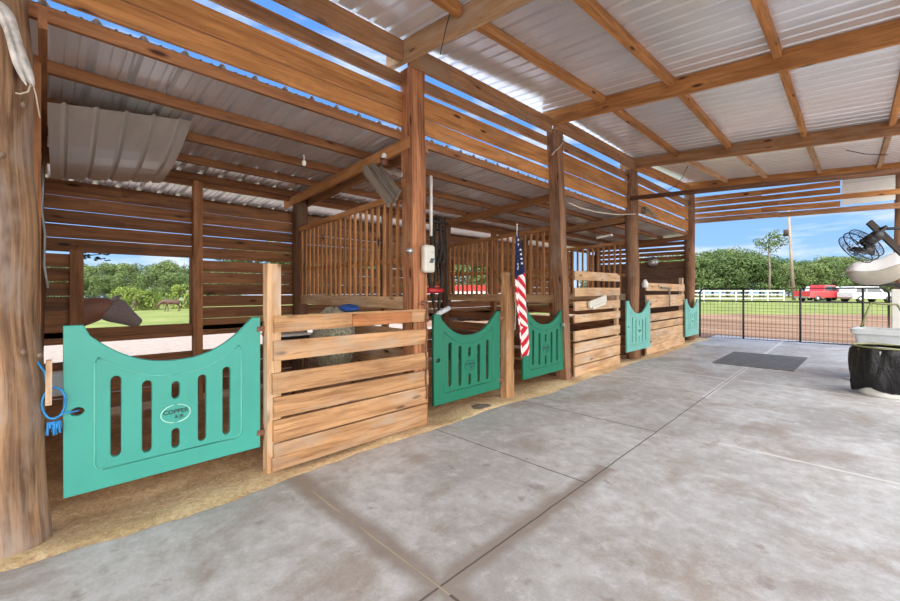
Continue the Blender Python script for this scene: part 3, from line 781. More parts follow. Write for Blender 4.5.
for k in range(7):
    u = 431+k*2.4; g = MB(); L = 330-rb.uniform(0, 60); pts = [on_x(u+rb.uniform(-2, 2), 215+rb.uniform(0, 20)+(L-225)*i/6, -4.2-rb.uniform(0, .08)) for i in range(7)]
    g.tube(pts, .013+rb.uniform(0, .018), 7); g.build('lead_rope', M['strap'], t)
g = MB(); p = on_x(437, 222, -4.2); g.tube([p+Vector((0, -.2, 0)), p+Vector((0, .22, 0))], .02, 8); g.build('hook_bar', M['black'], t)
g = MB(); pts = [on_x(426.5+.8*math.sin(i), 298+i*4.6, -3.57) for i in range(23)]
g.tube(pts, .012, 6); g.blob(on_x(423, 303, -3.56), .028, 6); g.tube([on_x(427, 313, -3.56), on_x(427, 322, -3.56)], .02, 8)
tag(g.build('chain', M['rust']), 'rusty chain with snap hooks hanging at the end of the big pine panel', 'chain')
g = MB(); g.tube([on_x(436, 315, -4.0), on_x(449, 308, -4.0)], .035, 8); tag(g.build('feed_scoop', M['tote']), 'short grey tube lying behind the top of the first dark green gate', 'scoop')
# bulb, fixture and weathered wood left of the red post
g = MB(); p = on_y(384, 156, 2.96); g.blob(p, (.035, .035, .042), 8); bulb = g.build('light_bulb', M['bulb'])
tag(bulb, 'pale bulb in a dark fitting under the rafter left of the red post', 'light bulb')
g = MB(); g.tube([p+Vector((0, 0, -.04)), p+Vector((.0, 0, -.12))], .05, 10); g.build('socket', M['rust'], bulb)
t = thing('weathered_board', 'split grey boards hung at an angle under the rafter left of the red post', 'board', on_y(385, 180, 2.85))
for k, (u0, v0, u1, v1, w_) in enumerate(((364, 168, 390, 203, .10), (372, 166, 396, 200, .12), (380, 168, 399, 194, .08), (368, 167, 402, 175, .05))):
    g = MB(); g.beam(on_y(u0, v0, 2.84+k*.02), on_y(u1, v1, 2.84+k*.02), .02, w_, up=(1, 0, 1)); g.build('split_board', M['greywood'], t)
g = MB(); p = on_y(304, 163, 2.2); g.blob(p, (.025, .025, .04), 8); g.tube([p, p+Vector((0, 0, .1))], .008, 6)
tag(g.build('light_bulb', M['bulb']), 'tiny clear bulb dangling from the purlins of the low roof', 'light bulb')

# hay net
t = thing('hay_net', 'stuffed grey-green hay net hanging behind the big pine panel', 'hay net', (-4.75, 2.80, .5))
g = MB(); rn = random.Random(2); g.blob((-4.90, 2.70, .95), (.38, .24, .43), 18, wob=.06); g.build('net', M['net'], t)
g = MB(); g.blob((-4.80, 2.86, 1.37), (.22, .12, .05), 8, wob=.2); g.build('drawstring_top', M['sand_alu'], t)
t = thing('feed_tub', 'low whitish and dark trough behind the upper gap of the big pine panel', 'trough', (-6.0, 2.6, .6))
g = MB(); g.prism((-6.3, 2.3, .72), (.5, .0, 0), (0, .5, 0), (0, 0, .22), 1); g.build('tub', M['black'], t); g = MB(); g.box(-6.32, -5.78, 2.28, 2.82, .94, .97); g.build('rim', M['white'], t)
for k in range(4):
    g = MB(); g.box(-6.28+.42*(k % 2), -6.24+.42*(k % 2), 2.32+.42*(k//2), 2.36+.42*(k//2), -.05, .72); g.build('leg', M['wall_dark'], t)

# ---------------------------------------------------------------- flag
ft = thing('flag', 'furled American flag hanging from a slim pole at the gate post', 'flag', (-3.55, 5.0, .6))
top = on_x(517, 226, -3.52); g = MB(); g.tube([on_x(515, 330, -3.62), on_x(516.5, 280, -3.6), top], .008, 8); g.blob(top+Vector((0, 0, .02)), .016, 6); g.build('pole', M['white'], ft)
g = MB(); ns, ntt = 24, 50; vs = []; uvs = {}
def fl(s, t_):
    z = 2.52-(2.52-.60)*t_ - .10*s*(1-t_) + .06*abs(s-.5)*(1-t_)
    wd = (.05+.28*min(t_/.35, 1)**.8)*(1-.12*max(0, t_-.8)/.2)
    yc = 4.965+.19*t_+.015*math.sin(t_*9)
    return Vector((-3.535+.035*math.sin(s*PI*3.3+t_*1.4)*(min(t_*3, 1)), yc+(s-.5)*wd, z+(.06*(s-.3) if t_ > .9 else 0)))
def flu(s, t_):
    c_ = (t_*1.92-s*.42)/.19 if t_ < .76 else ((.76*1.92)*2-t_*1.92-s*.42)/.19+.3
    return (c_+.15*math.sin(s*5), (t_-.40+.12*s)*5)
for i in range(ns+1):
    for j in range(ntt+1): vs.append(fl(i/ns, j/ntt))
fs = [(i*(ntt+1)+j, (i+1)*(ntt+1)+j, (i+1)*(ntt+1)+j+1, i*(ntt+1)+j+1) for i in range(ns) for j in range(ntt)]
uv_ = [[flu(k//(ntt+1)/ns, (k % (ntt+1))/ntt) for k in f] for f in fs]
g.add(vs, fs, uv_, 1.0, True); o = g.build('cloth', M['flag'], ft); sd = o.modifiers.new('th', 'SOLIDIFY'); sd.thickness = .004
g = MB()
for t_ in [.06+.036*k for k in range(9)]:
    for s in ((.45,) if t_ < .12 else (.25, .62) if t_ < .25 else (.12, .42, .75)):
        if t_ > .36-.12*s: continue
        p = fl(s, t_); e = .005; n_ = (fl(s+e, t_)-p).cross(fl(s, t_+e)-p).normalized()
        if n_.x < 0: n_ = -n_
        ay = (fl(s+e, t_)-p).normalized(); az = n_.cross(ay)
        P = [p+n_*.006+ay*(math.cos(PI*k/5+PI/2)*(.024 if k % 2 == 0 else .010))+az*(math.sin(PI*k/5+PI/2)*(.024 if k % 2 == 0 else .008)) for k in range(10)]
        g.add(P, [tuple(range(10))]); g.add([q-n_*.003 for q in P], [tuple(range(9, -1, -1))])
g.build('stars', M['white'], ft)

# ---------------------------------------------------------------- bits around posts two to four
g = MB(); pts = [on_x(u, v, -3.58) for u, v in ((552, 155), (555, 151), (560, 147), (564, 141), (563, 136))]; g.tube(pts, .01, 6)
tag(g.build('rope_wrap', M['rope']), 'pale rope wound across the top of the second square post', 'rope')
g = MB(); pts = [on_x(u, v, -3.64) for u, v in ((569, 203), (580, 208), (596, 212), (615, 214.5), (638, 214))]; g.tube(pts, .014, 6)
tag(g.build('swag_cable', M['rope']), 'sagging beige cable between the second square post and the third round post', 'cable')
g = MB(); p = on_x(645, 210, -3.55); g.box(p.x-.06, p.x+.06, p.y-.10, p.y+.06, p.z-.08, p.z+.06); g.tube([p+Vector((.05, .05, 0)), p+Vector((.16, .30, -.16))], .035, 8)
tag(g.build('security_light', M['greywood']), 'small grey security light mounted on the third round post', 'light')
t = thing('wall_fan', 'round white fan on the slatted end wall', 'fan', on_y(653, 262, 14.9))
p = on_y(653, 262, 14.9); g = MB(); g.lathe([(.001, -.05), (.12, -.05), (.19, 0), (.12, .05), (.001, .05)], p, 20, 'y'); g.build('cage', M['steel'], t)
g = MB(); g.blob(p+Vector((0, -.05, 0)), .07, 8); g.build('hub', M['white'], t); g = MB(); g.tube([p, p+Vector((-.3, .05, 0))], .015, 6); g.build('bracket', M['steel'], t)
g = MB(); p = on_x(645, 286, -3.66); g.lathe([(.001, -.10), (.07, -.10), (.08, .0), (.05, .06), (.03, .10), (.001, .10)], p+Vector((0, 0, .06)), 14); tag(g.build('white_jug', M['white']), 'small white jug standing on the top board of the far pale panel', 'jug')
t = thing('grey_bracket', 'grey wooden T-shaped piece hanging on the far pale panel', 'bracket', on_x(668, 300, -3.56))
g = MB(); g.beam(on_x(661, 287.5, -3.56), on_x(671, 288.5, -3.56), .03, .05); g.build('arm', M['greywood'], t)
g = MB(); g.beam(on_x(669.5, 288, -3.55), on_x(669.5, 306, -3.55), .05, .03, up=(1, 0, 0)); g.build('stem', M['greywood'], t)
t = thing('lead_rope', 'black lead rope looped on the near end of the far pale panel', 'rope', on_x(647, 340, -3.56))
g = MB(); pts = [on_x(u, v, -3.565) for u, v in ((644, 292), (645, 305), (647, 318), (649, 328), (650, 336), (647, 338), (644, 332), (643.5, 345), (643.5, 356))]; g.tube(pts, .014, 6); g.build('rope', M['black'], t)
g = MB(); a, b_ = on_x(589, 305, -3.57), on_x(606, 298, -3.57)
g.beam(a, b_, .03, .13); g.beam(on_x(592, 308, -3.55), on_x(605, 303, -3.55), .05, .05)
tag(g.build('white_plastic_piece', M['offwhite']), 'pale plastic piece wedged on the board panel right of the flag', 'plastic piece')
g = MB(); g.beam(on_y(597, 238, 8.5), on_y(612, 235, 8.5), .08, .04); tag(g.build('shop_light', M['white']), 'short white light fixture under the low roof behind the second square post', 'light')
g = MB(); pts = [on_y(u, v, 9.4) for u, v in ((688, 166), (682, 178), (676, 186), (668, 190))]; g.tube(pts, .006, 5); tag(g.build('hanging_wire', M['black']), 'thin dark wire dangling from the roof near the third post', 'wire')
g = MB(); pts = [on_y(u, v, 12) for u, v in ((818, 141), (840, 149), (865, 154), (888, 155))]; g.tube(pts, .008, 5); tag(g.build('ceiling_cable', M['black']), 'thin black cable strung under the high roof before the gable boards', 'cable')
g = MB(); pts = [on_y(u, v, 2.8) for u, v in ((452, 5), (446, 28), (440, 55))]; g.tube(pts, .005, 5); tag(g.build('hanging_wire', M['black']), 'thin dark wire hanging from the pale crossbeam by the red post', 'wire')
g = MB(); p = on_x(481, 410, -3.62); g.blob((p.x, p.y, .01), (.12, .18, .02), 8); tag(g.build('flat_stone', M['greywood']), 'flat grey slab lying in the dirt under the first green gate', 'stone')
# latches on green gate post
g = MB(); p = on_x(563, 325, -3.61); g.tube([p, p+Vector((.03, 0, 0)), p+Vector((.03, 0, -.16))], .010, 6); g.box(p.x-.01, p.x+.02, p.y-.03, p.y+.03, p.z-.02, p.z+.03)
tag(g.build('gate_latch', M['steel']), 'small metal latch on the second square post beside the green gate', 'latch')

# debris
g = MB(); rd = random.Random(11)
for k in range(420):
    x, y = -3.45-abs(rd.gauss(0, .25)), rd.uniform(-1.4, 9); z = .025 if x < -3.56 else .006; a = rd.uniform(0, PI); L = rd.uniform(.01, .045)
    g.beam((x, y, z), (x+L*math.cos(a), y+L*math.sin(a), z+rd.uniform(-.003, .008)), .003, .003, tint=rd.uniform(.5, 1.2))
tag(g.build('straw_bits', M['pine_pale']), 'scattered straw and wood bits along the slab edge by the stalls', 'straw', kind='stuff')

# ---------------------------------------------------------------- rubber mat
g = MB(); P = [(-2.2, 10.42), (-.83, 10.46), (-.76, 12.75), (-2.2, 12.7)]
g.add([(x, y, .0) for x, y in P]+[(x, y, .022) for x, y in P], [(3, 2, 1, 0), (4, 5, 6, 7), (0, 1, 5, 4), (1, 2, 6, 5), (2, 3, 7, 6), (3, 0, 4, 7)])
tag(g.build('rubber_mat', M['black_rubber']), 'dark grey rubber mat lying on the concrete before the black metal gate', 'mat')

# ---------------------------------------------------------------- black pipe gate
ga, gb_ = Vector((-3.66, 15.62, 0)), Vector((.70, 16.38, 0)); L = (gb_-ga).length; ang = math.atan2(gb_.y-ga.y, gb_.x-ga.x)
t = thing('metal_gate', 'wide black pipe gate with wire mesh closing the end of the aisle', 'gate', ga, ang)
zb, zt = .06, 1.68; R = .16
P = [(0, zb), (0, zt-R)]+[(R-R*math.cos(a), zt-R+R*math.sin(a)) for a in (PI/8, PI/4, 3*PI/8, PI/2)]+[(L-R, zt)]+[(L-R+R*math.sin(a), zt-R+R*math.cos(a)) for a in (PI/8, PI/4, 3*PI/8, PI/2)]+[(L, zb), (0, zb)]
g = MB(); g.tube([(x, 0, z) for x, z in P], .026, 10); g.build('frame', M['black'], t, local=True)
g = MB(); g.tube([(0, 0, 1.27), (L, 0, 1.27)], .022, 8); g.build('rail', M['black'], t, local=True)
for x in (L*.268, L*.582, L*.885):
    g = MB(); g.tube([(x, 0, zb), (x, 0, zt)], .028, 8); g.build('upright', M['black'], t, local=True)
g = MB(); k = 0
while .1*k < L: g.tube([(.1*k, .012, zb), (.1*k, .012, 1.27)], .0038, 4, cap=False); k += 1
for k in range(1, 12): g.tube([(0, .016, zb+.1*k), (L, .016, zb+.1*k)], .003, 4, cap=False)
g.build('wire_mesh', M['black'], t, local=True)
for z in (.3, 1.4):
    g = MB(); g.box(L, L+.08, -.02, .02, z, z+.05); g.build('hinge', M['black'], t, local=True)

# ---------------------------------------------------------------- bins on the right
bc = Vector((.35, 9.1, 0))
t = thing('trash_can', 'round can wrapped in a black bin bag with an olive rim', 'trash can', bc)
prof = [(.001, .0), (.30, .0), (.315, .03), (.33, .1), (.37, .2), (.36, .68), (.355, .72)]
g = MB(); g.lathe([(.001, 0), (.29, 0), (.30, .05), (.33, .70), (.31, .70), (.28, .06), (.001, .06)], bc, 32); g.build('can', M['white'], t)
g = MB(); n = 64; vs = []; hs = [.09, .11, .2, .35, .5, .62, .70, .735, .74]
rbg = random.Random(4); ph = [rbg.uniform(0, 6) for _ in range(6)]
for i, h in enumerate(hs):
    for j in range(n):
        a = 2*PI*j/n; f = .022*math.sin(a*7+ph[0]+h*4)+.014*math.sin(a*13+ph[1]-h*7)+.01*math.sin(a*23+ph[2])
        r = [.345, .36, .375, .375, .37, .365, .36, .355, .335][i]+f*(1 if i < 7 else .3)
        z = h+(.03*math.sin(a*3+1)+.02*math.sin(a*5) if i < 2 else 0)
        vs.append(bc+Vector((r*math.cos(a), r*math.sin(a), z)))
g.add(vs, [(i*n+j, i*n+(j+1) % n, (i+1)*n+(j+1) % n, (i+1)*n+j) for i in range(len(hs)-1) for j in range(n)], None, 1, True)
o = g.build('bin_bag', M['bag'], t); o.modifiers.new('th', 'SOLIDIFY').thickness = .004
g = MB(); g.tube([bc+Vector((.35*math.cos(2*PI*k/32), .35*math.sin(2*PI*k/32), .745)) for k in range(33)], .014, 8, cap=False); g.build('rim', M['olive'], t)
# grey tote cart
tcx = Vector((.51, 10.45, 0))
t = thing('storage_tote', 'large pale grey plastic tub cart behind the bagged can', 'tub', tcx)
def ring(hx, hy, z, r=.06):
    P = []
    for cx, cy, a0 in ((hx-r, hy-r, 0), (-hx+r, hy-r, PI/2), (-hx+r, -hy+r, PI), (hx-r, -hy+r, 3*PI/2)):
        for k in range(4): a = a0+PI/2*k/3; P.append(Vector((cx+r*math.cos(a), cy+r*math.sin(a), z)))
    return P
g = MB(); rot = Matrix.Rotation(-.15, 3, 'Z'); vs = []
for hx, hy, z in ((.38, .26, .12), (.46, .33, .84), (.50, .37, .84), (.51, .38, .93), (.47, .34, .93), (.42, .29, .80), (.35, .23, .16)):
    vs += [tcx+rot@p for p in ring(hx, hy, z)]
g.add(vs, [(i*16+j, i*16+(j+1) % 16, (i+1)*16+(j+1) % 16, (i+1)*16+j) for i in range(6) for j in range(16)]+[tuple(range(15, -1, -1)), tuple(96+j for j in range(16))], None, 1)
g.build('tub', M['tote'], t, bevel=.006)
g = MB(); fr_ = lambda x, y, z: tcx+rot@Vector((x, y, z))
for (x0, z0, x1, z1) in ((-.22, .25, -.25, .70), (-.25, .70, .25, .70), (.25, .70, .22, .25)):
    g.tube([fr_(x0, -.30-(z0-.12)*.09, z0), fr_(x1, -.30-(z1-.12)*.09, z1)], .012, 6)
g.build('ridge', M['tote'], t)
for sx_ in (-1, 1):
    for sy_ in (-1, 1):
        g = MB(); c_ = tcx+rot@Vector((sx_*.33, sy_*.22, .06)); g.tube([c_+Vector((-.02, 0, 0)), c_+Vector((.02, 0, 0))], .06, 12); g.build('caster', M['black'], t)
g = MB(); g.tube([on_y(871, 303, 10.3), on_y(884, 304, 10.4), on_y(897, 304.5, 10.5), on_y(905, 316, 10.5)], .02, 8); g.tube([on_y(871, 303, 10.3), on_y(868, 310, 10.2), on_y(861, 327, 10.1)], .017, 8)
g.build('handle', M['olive'], t)
g = MB(); p = on_y(898, 310, 11.0); g.box(p.x-.08, p.x+.25, 10.9, 11.1, .0, p.z+.38); tag(g.build('white_cabinet', M['white'], bevel=.01), 'white plastic box standing at the right frame edge behind the grey tub', 'box')
g = MB(); g.beam(on_d(846, 377.5, 7.4)-Vector((0, 0, 0)), on_d(853, 379, 7.2), .12, .012); o = g.build('small_plate', M['tote']); o.location.z = .002; tag(o, 'small flat grey plate on the concrete left of the bagged can', 'plate')

# ---------------------------------------------------------------- fan on its bracket
fc = on_y(861, 246, 9.3)
t = thing('barn_fan', 'black round cage fan hung on a bracket above the tub', 'fan', fc)
ax = Vector((.30, .42, -.86)).normalized(); e1 = ax.cross(Vector((0, 0, 1))).normalized(); e2 = ax.cross(e1)
c2, s2v = math.cos(.33), math.sin(.33); e1 = Vector((S7*c2, S7*c2, -s2v)); mn = Vector((S7*s2v, S7*s2v, c2)); ax = (Vector((-S7, S7, 0))*.80-mn*.60).normalized(); e2 = ax.cross(e1).normalized()
RF = .28
def circ(r, h, n=30): return [fc+ax*h+e1*r*math.cos(2*PI*k/n)+e2*r*math.sin(2*PI*k/n) for k in range(n+1)]
g = MB()
for r, h, w_ in ((RF, 0, .009), (RF*.97, .09, .007), (RF*.97, -.09, .007), (RF*.6, .13, .004), (RF*.6, -.13, .004), (RF*.3, .14, .005), (RF*.3, -.14, .005)): g.tube(circ(r, h), w_, 6, cap=False)
for k in range(24):
    a = 2*PI*k/24; d = e1*math.cos(a)+e2*math.sin(a)
    for s_ in (-1, 1): g.tube([fc+d*RF, fc+d*RF*.95+ax*.09*s_, fc+d*RF*.6+ax*.13*s_, fc+d*RF*.1+ax*.145*s_], .0028, 4, cap=False)
g.build('cage', M['black'], t)
for k in range(3):
    a0 = 2*PI*k/3; g = MB(); P = []
    for i in range(6):
        r = RF*(.15+.70*i/5); wv = .05+.05*math.sin(PI*i/5*.8)
        d = e1*math.cos(a0)+e2*math.sin(a0); s_ = ax.cross(d)
        P += [fc+d*r+s_*wv+ax*.04, fc+d*r-s_*wv-ax*.04]
    g.add(P, [(2*i, 2*i+1, 2*i+3, 2*i+2) for i in range(5)], None, 1, True); o = g.build('blade', M['black'], t); o.modifiers.new('th', 'SOLIDIFY').thickness = .006
g = MB(); g.tube([fc+ax*-.05, fc-ax*.24], .085, 14); g.blob(fc-ax*.24, .085, 8); g.build('motor', M['black'], t)
j = on_y(880, 229, 9.35)
g = MB(); g.tube([fc-ax*.18, fc-ax*.18+(j-fc)*.7, j], .022, 8); g.tube([fc+e2*.12-ax*.12, j+Vector((.05, 0, .0))], .02, 8); g.tube([j, Vector((1.02, 9.9, j.z+.02))], .022, 8); g.build('mounting_arm', M['black'], t)
g = MB(); g.beam(on_y(869, 222, 9.5), on_y(918, 268, 9.9), .04, .095, up=(0, 0, 1), tint=.8); tag(g.build('diagonal_brace', M['strap']), 'dark diagonal timber crossing in front of the fan bracket', 'brace')

# covered saddle
sc = on_y(873, 270, 12.2)
t = thing('covered_saddle', 'white cover over a grey rounded form on a rack by the gate post', 'covered saddle', sc)
def bundle(lo, hi_, r0, name, mat):
    g = MB(); n_, m_ = 16, 20; vs = []
    for i in range(n_+1):
        q = i/n_; x = sc.x-.40+.86*q
        top = .10+.26*q+.02*math.sin(q*9); bot = -.06-.26*math.sin(PI*min(1, .12+.80*q))**.8
        cz, hz = (top+bot)/2, (top-bot)/2; e = min(1, q*7+.25)**.5*min(1, (1-q)*7+.35)**.5
        for k in range(m_+1):
            a_ = lo+(hi_-lo)*k/m_; w_ = 1+.03*math.sin(a_*5+q*7)
            vs.append(Vector((x, 12.2+.27*r0*e*math.cos(a_)*w_, sc.z+cz+hz*r0*e*math.sin(a_)*w_)))
    k = m_+1
    g.add(vs, [(i*k+j, i*k+j+1, (i+1)*k+j+1, (i+1)*k+j) for i in range(n_) for j in range(m_)]+[tuple(range(k)), tuple(n_*k+j for j in range(k))], None, 1, True)
    return g.build(name, mat, t)
bundle(.12, PI-.12, 1.03, 'cover', M['cloth_white'])
bundle(-PI, PI, 1.0, 'flap', M['cloth_beige'])
g = MB(); g.box(sc.x-.05, 1.1, 12.15, 12.25, sc.z-.34, sc.z-.28); g.beam((sc.x+.3, 12.2, sc.z-.3), (1.08, 12.2, sc.z-.8), .05, .05); g.build('rack', M['black'], t)
tag(pole_post((1.12, 12.2, -.1), (1.12, 12.2, hi_z(1.12, 12.2)-.02), .11, .10).build('wooden_post', M['pole']), 'post on the open side carrying the covered saddle', 'post', 'posts along the open side')

# ---------------------------------------------------------------- horses
def skin(verts, edges, name, mat, parent, sub=2):
    """verts: {key:(x,y,z,rx,ry)}"""
    keys = list(verts); me = bpy.data.meshes.new('tmp'); me.from_pydata([verts[k][:3] for k in keys], [(keys.index(a), keys.index(b_)) for a, b_ in edges], [])
    ob = bpy.data.objects.new('tmp', me); C.objects.link(ob)
    md = ob.modifiers.new('skin', 'SKIN'); md.use_smooth_shade = True; ss = ob.modifiers.new('sub', 'SUBSURF'); ss.levels = ss.render_levels = sub
    if not me.skin_vertices: me.attributes.new if False else None
    sv = me.skin_vertices[0].data if me.skin_vertices else None
    if sv is None: raise RuntimeError('no skin layer')
    for i, k in enumerate(keys): sv[i].radius = verts[k][3:5]; sv[i].use_root = (i == 0)
    C.objects.unlink(ob); o = from_eval(ob, name, mat, parent)
    o.data.polygons.foreach_set('use_smooth', [True]*len(o.data.polygons)); return o
def horse(lab, head, mask, loc, rotz, scale=1.0, hs=1.0, coat='horse'):
    """horse facing +x locally, feet at z=0; head: (neck1, neck2, poll, mid, muzzle) in x,z"""
    t = thing('horse', lab, 'horse', loc, rotz); t.scale = (scale,)*3
    n1, n2, pl, md_, mz = head
    V = {'pel': (-.62, 0, 1.18, .27, .29), 'rump': (-.84, 0, 1.16, .20, .22), 'tail0': (-.98, 0, 1.15, .07, .07), 'bel': (-.25, 0, 1.12, .30, .31), 'rib': (.12, 0, 1.13, .29, .33), 'sho': (.42, 0, 1.18, .23, .31),
         'n0': (.66, 0, 1.24, .15, .25), 'n1': (n1[0], 0, n1[1], .11*hs, .19*hs), 'n2': (n2[0], 0, n2[1], .09*hs, .155*hs), 'poll': (pl[0], 0, pl[1], .09*hs, .125*hs), 'mid': (md_[0], 0, md_[1], .085*hs, .11*hs), 'muz': (mz[0], 0, mz[1], .065*hs, .068*hs)}
    E = [('pel', 'rump'), ('rump', 'tail0'), ('pel', 'bel'), ('bel', 'rib'), ('rib', 'sho'), ('sho', 'n0'), ('n0', 'n1'), ('n1', 'n2'), ('n2', 'poll'), ('poll', 'mid'), ('mid', 'muz')]
    for s_, nm in ((1, 'l'), (-1, 'r')):
        dx = .10*s_
        V.update({'st'+nm: (-.68, .15*s_, .92, .13, .17), 'hk'+nm: (-.70-.02*s_, .16*s_, .78, .10, .12), 'ho'+nm: (-.92+dx*.6, .15*s_, .50, .055, .065), 'hf'+nm: (-.86+dx, .15*s_, .16, .04, .045), 'hh'+nm: (-.80+dx, .15*s_, .03, .055, .055),
                  'el'+nm: (.40, .14*s_, .88, .09, .12), 'fk'+nm: (.42-dx, .13*s_, .50, .055, .06), 'ff'+nm: (.42-dx*1.3, .13*s_, .15, .038, .042), 'fh'+nm: (.46-dx*1.3, .13*s_, .03, .055, .055)})
        E += [('pel', 'st'+nm), ('st'+nm, 'hk'+nm), ('hk'+nm, 'ho'+nm), ('ho'+nm, 'hf'+nm), ('hf'+nm, 'hh'+nm), ('sho', 'el'+nm), ('el'+nm, 'fk'+nm), ('fk'+nm, 'ff'+nm), ('ff'+nm, 'fh'+nm)]
    skin(V, E, 'body', M[coat], t)
    up = Vector((pl[0]-n2[0], 0, pl[1]-n2[1])).normalized(); hd = Vector((mz[0]-pl[0], 0, mz[1]-pl[1])).normalized(); nrm = Vector((-hd.z, 0, hd.x))
    if nrm.z < 0: nrm = -nrm
    for s_ in (1, -1):
        g = MB(); b0 = Vector((pl[0], .055*s_, pl[1]))+nrm*.08; g.tube([b0, b0+nrm*.07+Vector((0, .015*s_, .01)), b0+nrm*.16+hd*.02], [.035, .032, .006], 8); g.build('ear', M['mask'] if mask else M[coat], t, local=True)
    # mane and tail
    g = MB(); base = [Vector((n[0], 0, n[1])) for n in ((.62, 1.24), n1, n2, pl)]; rad = [.27, .19, .145, .12]
    pts = []
    for i, p in enumerate(base):
        d = (base[min(i+1, 3)]-base[max(i-1, 0)]).normalized(); nn = Vector((-d.z, 0, d.x)); nn = nn if nn.z > 0 else -nn; pts.append(p+nn*(rad[i]*.9))
    g.tube([q-Vector((0, 0, .035)) for q in pts], [.02, .025, .025, .02], 8); g.build('mane', M['mane'], t, local=True)
    g = MB(); g.tube([(-.98, 0, 1.2), (-1.08, 0, 1.08), (-1.12, 0, .8), (-1.1, 0, .5), (-1.08, 0, .35)], [.04, .06, .08, .06, .015], 10); g.build('tail', M['mane'], t, local=True)
    for s_, nm in ((1, 'l'), (-1, 'r')):
        for key in ('hh', 'fh'):
            x, y, z = V[key+nm][:3]; g = MB(); g.lathe([(.001, 0), (.065, 0), (.05, .07), (.001, .075)], (x, y, 0), 12); g.build('hoof', M['mane'], t, local=True)
        if not mask:
            e = Vector((pl[0], .075*s_, pl[1])).lerp(Vector((mz[0], .075*s_, mz[1])), .32)+nrm*.03; g = MB(); g.blob(e, .018, 6); g.build('eye', M['black'], t, local=True)
    if mask:
        p0 = Vector((pl[0], 0, pl[1]))-hd*.03; p1 = Vector((mz[0], 0, mz[1]))
        V2 = {'a': (*p0, .13*hs, .165*hs), 'b': (*(p0.lerp(p1, .30)), .12*hs, .165*hs), 'c': (*(p0.lerp(p1, .66)), .09*hs, .105*hs), 'd': (*(p0.lerp(p1, 1.0)), .07*hs, .070*hs), 'e': (*(p0.lerp(p1, 1.12)), .06*hs, .058*hs)}
        skin(V2, [('a', 'b'), ('b', 'c'), ('c', 'd'), ('d', 'e')], 'fly_mask', M['mask'], t)
    return t
# near horse: head in the first window
pl = on_x(108, 307, -7.75); mz = on_x(137, 322.5, -7.75)
hx = -.72     # world Y of the body origin
Lc = lambda p: (p.y-hx, p.z+.12)
horse('chestnut brown horse in a grey fly mask looking past the open window', ((.88, 1.36), (pl.y-hx-.12, pl.z+.12-.02), Lc(pl), Lc(pl.lerp(mz, .45)), Lc(mz)), True, (-7.75, hx, -.12), PI/2, 1.0, 1.25)
hp = on_d(171, 311, 34)
horse('brown horse grazing far out on the meadow seen through the window', ((.92, 1.12), (1.12, .95), (1.28, .78), (1.38, .58), (1.44, .38)), False, (hp.x, hp.y, ground_z(hp.x, hp.y)), PI/4+PI+.75, .70, 1.0, 'bay')

# ---------------------------------------------------------------- trees, bushes
def crown_mesh(name, h, w, nb, nl, ls, seed, low=.25, mat=None):
    r = random.Random(seed); blobs = []
    for k in range(nb):
        a = r.uniform(0, 2*PI); rr_ = w*.5*math.sqrt(r.random())*.75; z = h*(low+(1-low)*r.random()**.8*.92)
        f = 1-.55*max(0, (z/h-.6)/.4); blobs.append((Vector((rr_*f*math.cos(a), rr_*f*math.sin(a), z)), r.uniform(.16, .26)*w*(.7+.3*f), r.uniform(.72, 1.2)))
    g = MB()
    for k in range(nl):
        c_, br, tn = r.choice(blobs); d = Vector((r.gauss(0, 1), r.gauss(0, 1), r.gauss(0, 1))).normalized()
        p = c_+d*br*r.uniform(.72, 1.05)*Vector((1, 1, .8)).length/1.6 if False else c_+Vector((d.x, d.y, d.z*.75))*br*r.uniform(.7, 1.05)
        nn = (d+Vector((r.uniform(-.7, .7), r.uniform(-.7, .7), r.uniform(-.3, .9)))).normalized(); a = nn.cross(Vector((r.random(), r.random(), r.random()))).normalized()*ls*r.uniform(.6, 1.2); b_ = nn.cross(a).normalized()*ls*r.uniform(.4, .8)
        tt = tn*r.uniform(.75, 1.2); g.add([p-a, p-b_, p+a, p+b_], [(0, 1, 2, 3)], None, (tt, tt, tt*.9))
    return g
def tree_proto(seed, h, w, lab, group, nb=26, nl=3600, ls=.24, low=.22, mat='leaf', nm='tree', cat='tree'):
    t = thing(nm, lab, cat, (0, 0, 0), 0, group)
    crown_mesh('c', h, w, nb, nl, ls, seed, low).build('crown', M[mat], t, local=True)
    g = MB(); r = random.Random(seed); g.tube([(0, 0, -.3), (.1, 0, h*.3), (.05, .1, h*.75)], [.22, .17, .05], 8)
    for k in range(5): a = r.uniform(0, 6.28); g.tube([(.08, .03, h*(.3+.08*k)), (w*.28*math.cos(a), w*.28*math.sin(a), h*(.45+.08*k))], [.09, .03], 6)
    g.build('trunk', M['bark'], t, local=True)
    return t
LT = 'leafy green tree in the dense tree line seen through the window'
LG = 'leafy green tree in the dense tree line beyond the metal gate'
LR = 'leafy tree in the woods behind the barn, glimpsed through gaps'
protos = [tree_proto(20+k, 9.5, 8.0, LG, 'trees beyond the metal gate') for k in range(4)]
rt = random.Random(9); used = [False]*4
def place_tree(u, D, hgt, lab, grp):
    k = rt.randrange(4)
    t = protos[k] if not used[k] else copytree(protos[k]); used[k] = True
    p = on_d(u, 291, D); t.location = (p.x, p.y, ground_z(p.x, p.y)-.1); s_ = hgt/9.5; t.scale = (s_*rt.uniform(.95, 1.25), s_*rt.uniform(.95, 1.25), s_); t.rotation_euler = (0, 0, rt.uniform(0, 6.28))
    t['label'] = lab; t['group'] = grp
def top_gate(u): return lerp_tab([(600, 262), (660, 255), (697, 252), (735, 247), (765, 256), (790, 262), (812, 260), (835, 255), (855, 258), (880, 262), (960, 256)], u)
